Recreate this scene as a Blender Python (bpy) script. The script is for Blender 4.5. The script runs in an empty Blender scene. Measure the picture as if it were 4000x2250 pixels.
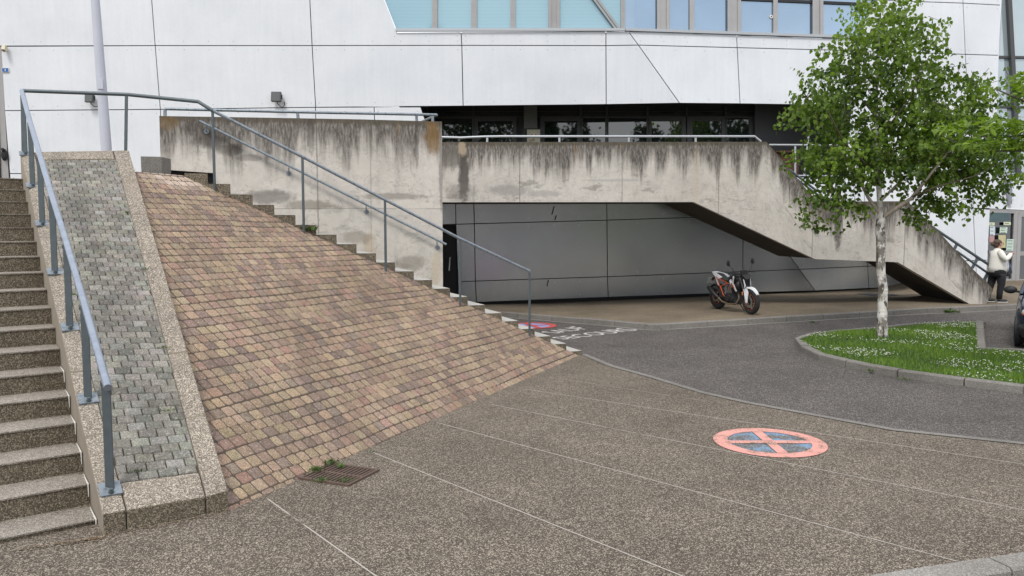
import bpy, math, random
from mathutils import Vector, Matrix, noise
R = random.Random(7)
sc = bpy.context.scene
COL = sc.collection
V = Vector

# ------------------------------------------------------------------ camera
CH, CF, CHY = 2.3, 3100.0, 890.0
PITCH = math.atan((1125 - CHY) / CF)
cam = bpy.data.objects.new('camera', bpy.data.cameras.new('camera'))
COL.objects.link(cam)
cam.location = (0, 0, CH)
cam.rotation_euler = (math.pi / 2 - PITCH, 0, 0)
cam.data.sensor_width = 36
cam.data.lens = 36 * CF / 4000
cam.data.clip_end = 3000
cam.data.clip_start = 0.05
sc.camera = cam
# ------------------------------------------------------------------ world, sun, exposure
SUN_EL, SUN_AZ = math.radians(52), math.radians(200)   # azimuth clockwise from +Y
w = bpy.data.worlds.new('World'); sc.world = w; w.use_nodes = True
nt = w.node_tree; nt.nodes.clear()
def wn(t, **k):
    n = nt.nodes.new(t)
    for a, b in k.items(): setattr(n, a, b)
    return n
out = wn('ShaderNodeOutputWorld'); bg = wn('ShaderNodeBackground')
sky = wn('ShaderNodeTexSky', sky_type='NISHITA', sun_disc=False, sun_elevation=SUN_EL, sun_rotation=SUN_AZ)
tc = wn('ShaderNodeTexCoord'); mp = wn('ShaderNodeMapping'); mp.inputs['Scale'].default_value = (1, 1, 2.6)
nz = wn('ShaderNodeTexNoise'); nz.inputs['Scale'].default_value = 2.3; nz.inputs['Detail'].default_value = 7; nz.inputs['Roughness'].default_value = .55
rp = wn('ShaderNodeValToRGB'); rp.color_ramp.elements[0].position = .36; rp.color_ramp.elements[1].position = .60
rp.color_ramp.elements[0].color = (.66, .66, .66, 1); rp.color_ramp.elements[1].color = (1, 1, 1, 1)
nz2 = wn('ShaderNodeTexNoise'); nz2.inputs['Scale'].default_value = 3.7; nz2.inputs['Detail'].default_value = 6
rc = wn('ShaderNodeValToRGB'); rc.color_ramp.elements[0].position = .3; rc.color_ramp.elements[1].position = .72
rc.color_ramp.elements[0].color = (6.7, 7.0, 7.5, 1); rc.color_ramp.elements[1].color = (11.3, 11.4, 11.6, 1)
mx = wn('ShaderNodeMix', data_type='RGBA')
L = nt.links.new
L(tc.outputs['Generated'], mp.inputs['Vector']); L(mp.outputs['Vector'], nz.inputs['Vector']); L(mp.outputs['Vector'], nz2.inputs['Vector'])
L(nz.outputs['Fac'], rp.inputs['Fac']); L(nz2.outputs['Fac'], rc.inputs['Fac'])
L(rp.outputs['Color'], mx.inputs['Factor']); L(sky.outputs['Color'], mx.inputs['A']); L(rc.outputs['Color'], mx.inputs['B'])
L(mx.outputs['Result'], bg.inputs['Color']); bg.inputs['Strength'].default_value = .1
L(bg.outputs['Background'], out.inputs['Surface'])
sd = bpy.data.lights.new('sun', 'SUN'); sd.energy = 1.35; sd.angle = math.radians(16); sd.color = (1, .96, .9)
sun = bpy.data.objects.new('sun', sd); COL.objects.link(sun)
sdir = V((math.sin(SUN_AZ) * math.cos(SUN_EL), math.cos(SUN_AZ) * math.cos(SUN_EL), math.sin(SUN_EL)))
sun.rotation_euler = (-sdir).to_track_quat('-Z', 'Y').to_euler(); sun.location = sdir * 50
sc.view_settings.view_transform = 'Standard'; sc.view_settings.look = 'None'
sc.view_settings.exposure = 0.66; sc.view_settings.gamma = 1
sc.view_settings.use_curve_mapping = False

# ------------------------------------------------------------------ photo -> world helpers
FW = V((0, math.cos(PITCH), -math.sin(PITCH))); UP = V((0, math.sin(PITCH), math.cos(PITCH))); RT = V((1, 0, 0)); CO = V((0, 0, CH))
def ray(x, y): return FW * CF + RT * (x - 2000) + UP * (1125 - y)
def atY(x, y, Y): d = ray(x, y); return CO + d * (Y / d.y)
def atz(x, y, z): d = ray(x, y); return CO + d * ((z - CH) / d.z)
def onpl(x, y, P, n): d = ray(x, y); return CO + d * ((P - CO).dot(n) / d.dot(n))
def clamp(v, a=0., b=1.): return max(a, min(b, v))
def ss(v): v = clamp(v); return v * v * (3 - 2 * v)
def gz(x, y):
    t = max(0., min(y, 20) - 12)
    return clamp((x - 1.0) / 9.) * (.032 * t) + clamp((x - 10.8) / 3.) * .135 * max(0, min(y, 30) - 20)
def gnd(x, y, dz=0.):
    P = atz(x, y, dz)
    for _ in range(14):
        P = atz(x, y, gz(P.x, P.y) + dz)
    return P

# ------------------------------------------------------------------ mesh builder
class MB:
    def __init__(s): s.v = []; s.f = []; s.m = []; s.uv = {}; s.c = []; s.cur = 0; s.col = (1, 1, 1); s.sm = []; s.smooth = False
    def vert(s, p): s.v.append(tuple(p)); return len(s.v) - 1
    def face(s, idx, uv=None):
        s.f.append(tuple(idx)); s.m.append(s.cur); s.c.append(s.col); s.sm.append(s.smooth)
        if uv: s.uv[len(s.f) - 1] = uv
    def poly(s, pts, uv=None): s.face([s.vert(p) for p in pts], uv)
    def prism(s, pts, ex, cap=True):
        ex = V(ex); a = [s.vert(p) for p in pts]; b = [s.vert(V(p) + ex) for p in pts]; n = len(pts)
        if cap: s.face(a[::-1]); s.face(b)
        for i in range(n):
            j = (i + 1) % n; s.face((a[i], a[j], b[j], b[i]))
    def loft(s, rings, caps=True, closed=True):
        R_ = [[s.vert(p) for p in r] for r in rings]; n = len(rings[0])
        for a, b in zip(R_, R_[1:]):
            for i in range(n if closed else n - 1):
                j = (i + 1) % n; s.face((a[i], a[j], b[j], b[i]))
        if caps: s.face(R_[0][::-1]); s.face(R_[-1])
    def box(s, c, d, rz=0, M=None):
        hx, hy, hz = d[0] / 2, d[1] / 2, d[2] / 2
        M_ = M if M is not None else Matrix.Rotation(rz, 3, 'Z')
        P = [V(c) + M_ @ V((sx * hx, sy * hy, sz * hz)) for sz in (-1, 1) for sy in (-1, 1) for sx in (-1, 1)]
        i = [s.vert(p) for p in P]
        for f in ((0, 2, 3, 1), (4, 5, 7, 6), (0, 1, 5, 4), (2, 6, 7, 3), (0, 4, 6, 2), (1, 3, 7, 5)): s.face([i[k] for k in f])
    def tube(s, pts, r, n=8, caps=True, flat=None):
        pts = [V(p) for p in pts]; rr = r if isinstance(r, (list, tuple)) else [r] * len(pts)
        rings = []; ref = None
        for i, p in enumerate(pts):
            a = pts[max(0, i - 1)]; b = pts[min(len(pts) - 1, i + 1)]; t = (b - a)
            if t.length < 1e-9: t = V((0, 0, 1))
            t.normalize()
            if ref is None: ref = V((0, 0, 1)) if abs(t.z) < .9 else V((0, 1, 0))
            x = ref.cross(t); x.normalize(); y = t.cross(x); ref = y
            rings.append([p + (x * math.cos(k * 2 * math.pi / n) * (flat or 1) + y * math.sin(k * 2 * math.pi / n)) * rr[i] for k in range(n)])
        sm = s.smooth; s.smooth = n > 5; s.loft(rings, caps=False); s.smooth = sm
        if caps:
            s.poly(rings[0][::-1]); s.poly(rings[-1])
    def bar(s, a, b, w, d, up=(0, 0, 1)):
        a = V(a); b = V(b); t = (b - a).normalized(); x = V(up).cross(t)
        if x.length < 1e-4: x = V((1, 0, 0)).cross(t)
        x.normalize(); y = t.cross(x)
        q = [x * w / 2 + y * d / 2, -x * w / 2 + y * d / 2, -x * w / 2 - y * d / 2, x * w / 2 - y * d / 2]
        s.loft([[a + k for k in q], [b + k for k in q]])
    def disc(s, c, n, r, k=12):
        n = V(n).normalized(); x = n.orthogonal().normalized(); y = n.cross(x)
        s.poly([V(c) + (x * math.cos(i * 2 * math.pi / k) + y * math.sin(i * 2 * math.pi / k)) * r for i in range(k)])
    def cyl(s, c, n, r, h, k=20, hole=0):
        n = V(n).normalized(); x = n.orthogonal().normalized(); y = n.cross(x); c = V(c)
        ring = lambda rad, o: [c + n * o + (x * math.cos(i * 2 * math.pi / k) + y * math.sin(i * 2 * math.pi / k)) * rad for i in range(k)]
        if hole:
            s.loft([ring(r, -h / 2), ring(r, h / 2), ring(hole, h / 2), ring(hole, -h / 2), ring(r, -h / 2)], caps=False)
        else: s.loft([ring(r, -h / 2), ring(r, h / 2)])
    def torus(s, c, n, r, t, k=28, j=10, sq=1):
        n = V(n).normalized(); x = n.orthogonal().normalized(); y = n.cross(x); c = V(c); rings = []
        for i in range(k + 1):
            a = i * 2 * math.pi / k; d = x * math.cos(a) + y * math.sin(a)
            rings.append([c + d * (r + t * math.cos(b * 2 * math.pi / j)) + n * t * sq * math.sin(b * 2 * math.pi / j) for b in range(j)])
        sm = s.smooth; s.smooth = True; s.loft(rings, caps=False); s.smooth = sm
    def ell(s, c, r, n=12, m=8, M=None):
        M = M or Matrix.Identity(3); rings = []
        for i in range(m + 1):
            a = -math.pi / 2 + math.pi * i / m; cr = max(math.cos(a), .01)
            rings.append([V(c) + M @ V((r[0] * cr * math.cos(k * 2 * math.pi / n), r[1] * cr * math.sin(k * 2 * math.pi / n), r[2] * math.sin(a))) for k in range(n)])
        sm = s.smooth; s.smooth = True; s.loft(rings); s.smooth = sm
    def build(s, name, mats, parent=None, org=None, tag=None, **tg):
        me = bpy.data.meshes.new(name)
        o = bpy.data.objects.new(name, me); COL.objects.link(o)
        base = V((0, 0, 0))
        if parent is not None:
            o.parent = parent
            if not parent.get('_local'): base = V(parent.get('_w', (0, 0, 0)))
            if parent.get('_local'): o['_local'] = 1
            o['_w'] = base
        else:
            if org is not None: base = V(org)
            o.location = base; o['_w'] = base
        me.from_pydata([(V(p) - base)[:] for p in s.v], [], s.f)
        if not isinstance(mats, (list, tuple)): mats = [mats]
        for m_ in mats: me.materials.append(m_)
        ca = me.color_attributes.new('Col', 'FLOAT_COLOR', 'CORNER')
        uvl = me.uv_layers.new(name='UVMap') if s.uv else None
        for p in me.polygons:
            p.material_index = min(s.m[p.index], len(mats) - 1); p.use_smooth = s.sm[p.index]
            cc = (*s.c[p.index], 1)
            for li in p.loop_indices: ca.data[li].color = cc
            if uvl and p.index in s.uv:
                for li, q in zip(p.loop_indices, s.uv[p.index]): uvl.data[li].uv = q
        me.update()
        if tg: settag(o, **tg)
        return o
def settag(o, label=None, cat=None, group=None, kind=None):
    if label: o['label'] = label
    if cat: o['category'] = cat
    if group: o['group'] = group
    if kind: o['kind'] = kind
    return o
def thing(name, loc, label, cat, group=None, local=False, rz=0):
    o = bpy.data.objects.new(name, None); COL.objects.link(o); o.location = loc; o.rotation_euler = (0, 0, rz)
    o.empty_display_size = .2; o['_w'] = V(loc)
    if local: o['_local'] = 1
    return settag(o, label, cat, group)
def bevel(o, wd, seg=2, ang=40):
    m = o.modifiers.new('bevel', 'BEVEL'); m.width = wd; m.segments = seg; m.limit_method = 'ANGLE'; m.angle_limit = math.radians(ang); return o
def children(o): return [c for c in bpy.data.objects if c.parent == o]
def copy_tree(o, parent=None):
    c = o.copy(); COL.objects.link(c)
    if parent is not None: c.parent = parent
    for ch in children(o): copy_tree(ch, c)
    return c
def copy_clean(o): return o

# ------------------------------------------------------------------ materials
class NT:
    def __init__(s, name):
        s.m = bpy.data.materials.new(name); s.m.use_nodes = True; s.t = s.m.node_tree; s.b = s.t.nodes['Principled BSDF']; s._c = None
    def n(s, t, ins=None, **k):
        q = s.t.nodes.new(t)
        for a, b in k.items(): setattr(q, a, b)
        for a, b in (ins or {}).items(): s.set(q, a, b)
        return q
    def set(s, q, a, b):
        if isinstance(b, bpy.types.NodeSocket): s.t.links.new(b, q.inputs[a])
        else: q.inputs[a].default_value = b
    def obj(s):
        if not s._c: s._c = s.n('ShaderNodeTexCoord')
        return s._c.outputs['Object']
    def uv(s):
        if not s._c: s._c = s.n('ShaderNodeTexCoord')
        return s._c.outputs['UV']
    def geo(s): return s.n('ShaderNodeNewGeometry').outputs['Position']
    def map(s, v, sc_=(1, 1, 1), loc=(0, 0, 0)): return s.n('ShaderNodeMapping', {'Vector': v, 'Scale': sc_, 'Location': loc}).outputs[0]
    def noise(s, v, scale, detail=4, rough=.55, out='Fac'): return s.n('ShaderNodeTexNoise', {'Vector': v, 'Scale': scale, 'Detail': detail, 'Roughness': rough}).outputs[out]
    def voro(s, v, scale, out='Color', feature='F1'): return s.n('ShaderNodeTexVoronoi', {'Vector': v, 'Scale': scale}, feature=feature).outputs[out]
    def ramp(s, f, stops):
        q = s.n('ShaderNodeValToRGB', {'Fac': f}); e = q.color_ramp.elements
        while len(e) < len(stops): e.new(.5)
        for el, (p, c) in zip(e, stops): el.position = p; el.color = (*c, 1) if isinstance(c, (tuple, list)) else (c, c, c, 1)
        return q.outputs['Color']
    def mix(s, f, a, b, mode='MIX'):
        q = s.n('ShaderNodeMix', data_type='RGBA', blend_type=mode)
        s.set(q, 'Factor', f); 
        for k, v in (('A', a), ('B', b)):
            s.set(q, k, v if isinstance(v, bpy.types.NodeSocket) else (*v, 1))
        return q.outputs['Result']
    def math(s, op, a, b=0., c=None, cl=False):
        q = s.n('ShaderNodeMath', operation=op, use_clamp=cl); s.set(q, 0, a); s.set(q, 1, b)
        if c is not None: s.set(q, 2, c)
        return q.outputs[0]
    def rng(s, v, a, b, c=0., d=1.): return s.n('ShaderNodeMapRange', {'Value': v, 'From Min': a, 'From Max': b, 'To Min': c, 'To Max': d}, interpolation_type='SMOOTHSTEP').outputs[0]
    def sep(s, v): return s.n('ShaderNodeSeparateXYZ', {'Vector': v}).outputs
    def bump(s, h, st=.3, d=.01): s.set(s.b, 'Normal', s.n('ShaderNodeBump', {'Height': h, 'Strength': st, 'Distance': d}).outputs[0])
    def col(s, c): s.set(s.b, 'Base Color', c if isinstance(c, bpy.types.NodeSocket) else (*c, 1)); return s
    def p(s, **k):
        for a, b in k.items(): s.set(s.b, a.replace('_', ' '), b)
        return s
    def attr(s): return s.n('ShaderNodeAttribute', attribute_name='Col').outputs['Color']
SPEC = 'Specular IOR Level'
def simple(name, c, rough=.6, metal=0., spec=.4, var=.0, sc_=8, **k):
    t = NT(name)
    if var: t.col(t.mix(t.noise(t.geo(), sc_, 5), tuple(x * (1 - var) for x in c), tuple(min(1, x * (1 + var)) for x in c)))
    else: t.col(c)
    t.p(Roughness=rough, Metallic=metal); t.set(t.b, SPEC, spec)
    for a, b in k.items(): t.set(t.b, a.replace('_', ' '), b)
    return t.m
def aggregate(name, dark, mid, light, scale=85, blotch=.25, stain=None, rough=.85, con=.8):
    t = NT(name); g = t.geo()
    cell = t.sep(t.voro(g, scale))[0]
    c = t.ramp(cell, [(0, dark), (.22, dark), (.40, mid), (.72, mid), (.88, light), (1, light)])
    d = t.voro(g, scale, 'Distance')
    c = t.mix(t.math('MULTIPLY', t.rng(d, .40, .66), .8), c, tuple(x * .7 for x in dark))
    c2 = t.sep(t.voro(t.map(g, loc=(3.1, 1.7, .4)), scale * .55))[1]
    c = t.mix(t.math('MULTIPLY', t.rng(c2, .86, .95), .45), c, light)
    avg = tuple(.26 * a + .46 * b + .2 * c_ for a, b, c_ in zip(dark, mid, light))
    c = t.mix(1 - con, c, avg)
    b = t.noise(g, .7, 7, .62)
    c = t.mix(1, c, t.ramp(b, [(.3, 1 - blotch), (.7, 1 + blotch * .6)]), 'MULTIPLY')
    b2 = t.noise(g, 5, 5, .6)
    c = t.mix(1, c, t.ramp(b2, [(.3, .93), (.7, 1.06)]), 'MULTIPLY')
    if stain:
        c = t.mix(t.math('MULTIPLY', t.rng(t.noise(t.map(g, loc=(9, 3, 5)), 1.1, 7, .65), .54, .70), .38), c, stain)
        c = t.mix(t.math('MULTIPLY', t.rng(t.voro(t.map(g, loc=(2, 5, 1)), 2.3, 'Distance'), .06, .03), .55), c, tuple(x * .5 for x in stain))
    t.col(c); t.p(Roughness=rough); t.set(t.b, SPEC, .25)
    t.bump(t.math('MULTIPLY', d, -1), .35, .004)
    return t.m
M = {}
M['plaza'] = aggregate('plaza_aggregate', (.052, .042, .033), (.146, .119, .092), (.48, .41, .33), 130, .22, (.105, .084, .065), con=.9)
M['asphalt'] = aggregate('asphalt', (.045, .040, .037), (.112, .099, .092), (.32, .29, .27), 115, .24, (.075, .066, .061), con=.95)
M['pavement'] = aggregate('pavement_aggregate', (.12, .095, .066), (.22, .178, .126), (.36, .30, .22), 110, .28, (.13, .10, .07), con=.65)
M['kerb'] = aggregate('kerb_concrete', (.13, .12, .108), (.24, .225, .205), (.36, .34, .31), 130, .25, (.15, .135, .12), con=.6)
M['nearkerb'] = aggregate('pale_kerb_concrete', (.2, .185, .165), (.32, .30, .275), (.45, .43, .40), 130, .22, (.22, .2, .18))
M['aggkerb'] = aggregate('pinkish_aggregate', (.14, .117, .092), (.33, .285, .235), (.62, .55, .46), 125, .18, (.22, .185, .145), con=.9)
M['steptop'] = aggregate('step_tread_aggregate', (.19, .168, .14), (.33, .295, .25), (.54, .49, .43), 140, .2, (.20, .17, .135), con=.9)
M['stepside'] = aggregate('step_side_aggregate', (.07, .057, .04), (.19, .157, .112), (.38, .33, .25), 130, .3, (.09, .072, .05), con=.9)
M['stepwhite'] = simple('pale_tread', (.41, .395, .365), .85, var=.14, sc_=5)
M['dirt'] = simple('joint_dirt', (.075, .058, .044), .95, var=.35, sc_=9)
M['earth'] = simple('earth', (.09, .075, .055), .95, var=.3, sc_=2)
M['black'] = simple('plain_black', (.012, .012, .013), .7)
M['dark'] = simple('dark_recess', (.02, .021, .023), .6)
def paver_mat(name):
    t = NT(name); g = t.geo()
    a = t.attr()
    cell = t.sep(t.voro(g, 150))[0]
    c = t.mix(1, a, t.ramp(cell, [(0, .62), (.4, .95), (.8, 1.1), (1, 1.75)]), 'MULTIPLY')
    c2 = t.sep(t.voro(t.map(g, loc=(4, 2, 1)), 60))[1]
    c = t.mix(t.math('MULTIPLY', t.rng(c2, .8, 1.), .3), c, (.5, .44, .37))
    c = t.mix(1, c, t.ramp(t.noise(g, 1.1, 6, .6), [(.3, .80), (.7, 1.12)]), 'MULTIPLY')
    c = t.mix(t.math('MULTIPLY', t.rng(t.noise(t.map(g, loc=(7, 3, 5)), 5, 5), .55, .75), .4), c, (.10, .085, .065))
    t.col(c); t.p(Roughness=.85); t.set(t.b, SPEC, .25); t.bump(t.voro(g, 150, 'Distance'), .35, .004)
    return t.m
M['brick'] = paver_mat('clay_paver')
M['greypaver'] = paver_mat('grey_paver')
# weathered concrete: UV = (metres along, metres below the top edge)
def weathered(name, dirt=1.0, seed=0, patch=False, vl=(), blobs=()):
    t = NT(name); g = t.geo(); uv = t.uv(); su = t.sep(uv); v = su[1]
    base = t.ramp(t.noise(t.map(g, loc=(seed, 0, 0)), .8, 7, .6), [(.25, (.44, .41, .37)), (.5, (.53, .495, .45)), (.75, (.61, .575, .53))])
    base = t.mix(1, base, t.ramp(t.noise(g, 9, 6, .7), [(.3, .93), (.7, 1.06)]), 'MULTIPLY')
    # vertical runs
    st1 = t.noise(t.map(uv, (9, .35, 1), (seed, 0, 0)), 1, 5, .62)
    st2 = t.noise(t.map(uv, (2.1, .25, 1), (seed + 5, 0, 0)), 1, 4, .6)
    reach = t.math('ADD', t.math('MULTIPLY', t.rng(st1, .30, .75), .42), t.math('MULTIPLY', t.rng(st2, .36, .66), .58))
    edge = t.math('SUBTRACT', t.math('ADD', t.math('MULTIPLY', reach, .88), .16), v)
    fine = t.noise(t.map(uv, (30, 6, 1)), 1, 5, .7)
    mask = t.math('MULTIPLY', t.rng(edge, -.34, .36), t.rng(fine, .22, .64, .42, 1.))
    mask = t.math('MULTIPLY', mask, .95 * dirt, cl=True)
    c = t.mix(mask, base, (.078, .068, .059))
    # top fringe
    fr = t.rng(t.math('SUBTRACT', t.math('ADD', .05, t.math('MULTIPLY', fine, .12)), v), -.03, .06)
    c = t.mix(t.math('MULTIPLY', fr, .75), c, (.085, .072, .052))
    # rusty algae near top
    ru = t.math('MULTIPLY', t.rng(t.noise(t.map(uv, (3.5, .8, 1), (seed + 2, 0, 0)), 1, 4), .60, .72), t.rng(v, .55, .0))
    c = t.mix(t.math('MULTIPLY', ru, .75), c, (.20, .12, .04))
    # heavy black runs
    hv = t.math('MULTIPLY', t.rng(t.noise(t.map(uv, (1.6, .05, 1), (seed + 9, 0, 0)), 1, 2), .66, .72), t.rng(t.noise(t.map(uv, (6, 2.5, 1)), 1, 5, .65), .3, .6))
    c = t.mix(t.math('MULTIPLY', hv, .6 * dirt), c, (.075, .065, .056))
    # lime runs
    lm = t.math('MULTIPLY', t.rng(t.noise(t.map(uv, (26, .12, 1), (seed, 3, 0)), 1, 2), .68, .74), t.rng(t.noise(t.map(uv, (1.2, .6, 1)), 1, 3), .5, .62))
    c = t.mix(t.math('MULTIPLY', lm, .45), c, (.66, .63, .57))
    # grey damp patches
    pt = t.math('MULTIPLY', t.rng(t.noise(t.map(uv, (1.3, 3.2, 1), (seed, 7, 0)), 1, 7, .68), .56, .64), t.rng(v, .5, .9) if not patch else t.rng(v, .9, 1.3))
    c = t.mix(t.math('MULTIPLY', pt, .55), c, (.20, .185, .165))
    # pits
    pit = t.voro(t.map(uv, (1, 1, 1), (.3, .2, 0)), 3.4, 'Distance')
    c = t.mix(t.math('MULTIPLY', t.rng(pit, .055, .03), .55), c, (.12, .11, .10))
    if patch:   # form joint low on the wall
        j = t.rng(t.math('ABSOLUTE', t.math('SUBTRACT', v, 1.62)), .012, .006)
        c = t.mix(t.math('MULTIPLY', j, .5), c, (.12, .11, .1))
        lo = t.rng(v, 1.58, 1.66)
        c = t.mix(t.math('MULTIPLY', lo, .35), c, (.50, .475, .43))
    # overall mottling and hairline wear
    mt = t.noise(t.map(uv, (5, 3, 1), (seed, 1, 0)), 1, 9, .75)
    c = t.mix(1, c, t.ramp(mt, [(.32, (.80, .80, .79)), (.5, (1, 1, 1)), (.7, (1.06, 1.05, 1.03))]), 'MULTIPLY')
    hl = t.math('ABSOLUTE', t.math('SUBTRACT', t.noise(t.map(uv, (1.1, 1.6, 1), (seed, 5, 0)), 1, 6, .6), .5))
    c = t.mix(t.math('MULTIPLY', t.rng(hl, .006, .002), .35), c, (.16, .145, .125))
    wob = t.math('MULTIPLY', t.math('SUBTRACT', t.noise(t.map(uv, (2, 3, 1)), 1, 4), .5), .03)
    uw = t.math('ADD', su[0], wob)
    for x_, s_ in vl:
        ln = t.rng(t.math('ABSOLUTE', t.math('SUBTRACT', uw, x_)), .018, .006)
        c = t.mix(t.math('MULTIPLY', ln, s_), c, (.12, .105, .09))
    for (cu, cv, ru, rv_, col_, s_) in blobs:
        a_ = t.math('DIVIDE', t.math('SUBTRACT', su[0], cu), ru); b_ = t.math('DIVIDE', t.math('SUBTRACT', v, cv), rv_)
        d_ = t.math('ADD', t.math('MULTIPLY', a_, a_), t.math('MULTIPLY', b_, b_))
        f_ = t.math('ADD', d_, t.math('MULTIPLY', t.math('SUBTRACT', t.noise(t.map(uv, (7, 5, 1), (cu, 0, 0)), 1, 7, .7), .5), 2.4))
        c = t.mix(t.math('MULTIPLY', t.rng(f_, 1.2, .25), s_), c, col_)
    t.col(c); t.p(Roughness=.9); t.set(t.b, SPEC, .2)
    t.bump(t.noise(g, 14, 8, .7), .4, .02)
    return t.m
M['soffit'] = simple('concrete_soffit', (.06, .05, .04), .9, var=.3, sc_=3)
M['kerbside'] = simple('smooth_kerb_side', (.25, .215, .17), .9, var=.2, sc_=7)
M['conc'] = simple('plain_concrete', (.30, .28, .25), .9, var=.25, sc_=6)
def cladding(name, c0, rough, metal, spec=.4, mott=.06):
    t = NT(name); g = t.geo()
    n1 = t.noise(t.map(g, (1, 1, 1)), 14, 8, .75); n2 = t.noise(g, .55, 5, .6); n3 = t.noise(t.map(g, (9, 9, .5)), 1, 4, .6)
    c = t.mix(t.math('MULTIPLY', n1, 1.), tuple(x * (1 - mott) for x in c0), tuple(min(.95, x * (1 + mott)) for x in c0))
    c = t.mix(1, c, t.ramp(n2, [(.28, (.89, .905, .915)), (.5, (.97, .975, .98)), (.72, (1.04, 1.035, 1.03))]), 'MULTIPLY')
    c = t.mix(1, c, t.ramp(n3, [(.3, .97), (.7, 1.02)]), 'MULTIPLY')
    t.col(c); t.p(Roughness=rough, Metallic=metal); t.set(t.b, SPEC, spec); t.bump(n1, .12, .01)
    return t.m
M['clad'] = cladding('white_fibre_cement', (.69, .71, .74), .6, 0)
M['cladshade'] = cladding('silver_cladding_shaded', (.58, .62, .67), .27, .8, mott=.12)  # same panels as the brighter copy, shade under the deck put into the colour
M['cladlit'] = cladding('silver_cladding_lit', (.82, .86, .92), .3, .6, mott=.10)  # brighter copy of the same panels, lit end of the wall painted in
M['bolt'] = simple('bolt_head', (.26, .26, .27), .5)
M['joint'] = simple('cladding_backing', (.03, .032, .035), .8)
M['frame'] = simple('anodised_frame', (.36, .35, .345), .45, .35, var=.12, sc_=4)
M['darkframe'] = simple('dark_window_frame', (.075, .075, .076), .45, .2)
M['darkpanel'] = simple('dark_fascia_panel', (.032, .034, .036), .5)
M['greycol'] = simple('grey_column', (.16, .165, .155), .8, var=.1)
M['glass'] = simple('dark_reflective_glass', (.012, .016, .018), .02, 0, spec=.5)
M['glass'].node_tree.nodes['Principled BSDF'].inputs['IOR'].default_value = 1.9
def blue_glass(name, c, stripes=False, metal=.75):
    t = NT(name); g = t.geo()
    if stripes:
        s_ = t.n('ShaderNodeTexWave', {'Vector': g, 'Scale': 8.5, 'Distortion': 0.}, wave_type='BANDS', bands_direction='Z').outputs['Color']
        t.col(t.mix(t.ramp(s_, [(.2, 0.), (.75, 1.)]), c, tuple(min(1, x * 1.22) for x in c)))
    else: t.col(t.mix(t.noise(g, .8, 3), tuple(x * .85 for x in c), tuple(x * 1.12 for x in c)))
    t.p(Roughness=.06, Metallic=metal); t.set(t.b, SPEC, .8)
    return t.m
M['blind'] = blue_glass('glass_over_blinds', (.25, .395, .46), True, .25)
M['blue'] = blue_glass('sky_blue_glass', (.29, .385, .49))  # blue of the reflected sky is put into the glass colour
M['curtain'] = blue_glass('curtain_wall_glass', (.40, .47, .50), False, .35)
M['galv'] = (lambda t: (t.col(t.mix(t.rng(t.voro(t.map(t.geo(), (1, 1, .6)), 22, 'Distance'), .1, .6), (.15, .175, .20), (.23, .265, .30))), t.p(Roughness=.42, Metallic=.45), t.m)[-1])(NT('galvanised_steel'))
M['rail'] = (lambda t: (t.col(t.mix(t.noise(t.geo(), 9, 6, .7), (.16, .19, .235), (.40, .45, .54))), t.p(Roughness=.42, Metallic=.5), t.m)[-1])(NT('worn_handrail_steel'))
M['post'] = (lambda t: (t.col(t.mix(t.noise(t.geo(), 12, 6, .7), (.06, .075, .082), (.125, .15, .165))), t.p(Roughness=.5, Metallic=.4), t.m)[-1])(NT('dark_galvanised_post'))
M['lightsteel'] = simple('pale_steel', (.42, .44, .46), .45, .4)
M['polewhite'] = simple('pale_grey_pole', (.47, .485, .55), .5, .1, var=.05, sc_=3)
M['rust'] = simple('rusty_cast_iron', (.115, .078, .062), .8, .2, var=.35, sc_=14)
M['pit'] = simple('drain_darkness', (.01, .008, .007), .9)
M['white'] = simple('white_line_paint', (.68, .67, .64), .7, var=.1)
M['jointline'] = (lambda t: (t.col(t.mix(t.rng(t.noise(t.geo(), 2.2, 5, .65), .56, .68), (.40, .37, .33), (.15, .122, .096))), t.p(Roughness=.9), t.m)[-1])(NT('pale_joint_filler'))
def worn_paint(name, c, under, th):
    t = NT(name); g = t.geo()
    f = t.rng(t.math('ADD', t.math('MULTIPLY', t.noise(g, 70, 5, .75), .6), t.math('MULTIPLY', t.noise(g, 5, 5), .4)), th, th + .06)
    c1 = t.mix(t.noise(g, 7, 5), tuple(x * .85 for x in c), tuple(min(1, x * 1.1) for x in c))
    cell = t.sep(t.voro(g, 85))[0]
    t.col(t.mix(f, t.ramp(cell, [(0, tuple(x * .4 for x in under)), (.7, under), (1, tuple(min(1, x * 2) for x in under))]), c1)); t.p(Roughness=.75); t.set(t.b, SPEC, .3)
    return t.m
M['salmon'] = worn_paint('salmon_paint', (.66, .31, .265), (.20, .165, .13), .435)
M['bluepaint'] = worn_paint('faded_blue_paint', (.17, .28, .41), (.14, .12, .10), .49)
M['redpaint'] = worn_paint('red_paint', (.50, .085, .075), (.1, .09, .09), .25)
M['blue2paint'] = worn_paint('violet_blue_paint', (.25, .30, .52), (.1, .09, .09), .3)
M['textpaint'] = worn_paint('worn_white_paint', (.62, .60, .57), (.15, .14, .13), .33)
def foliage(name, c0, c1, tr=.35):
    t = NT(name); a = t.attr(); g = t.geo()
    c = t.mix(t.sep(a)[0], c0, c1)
    t.col(c); t.p(Roughness=.5); t.set(t.b, SPEC, .35)
    trn = t.n('ShaderNodeBsdfTranslucent', {'Color': t.mix(1, c, (1.6, 1.7, .8), 'MULTIPLY')})
    mxs = t.n('ShaderNodeMixShader', {'Fac': tr}); t.t.links.new(t.b.outputs[0], mxs.inputs[1]); t.t.links.new(trn.outputs[0], mxs.inputs[2])
    t.t.links.new(mxs.outputs[0], t.t.nodes['Material Output'].inputs['Surface'])
    return t.m
M['leaf'] = foliage('birch_leaf', (.020, .052, .011), (.20, .30, .036), .36)
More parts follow.
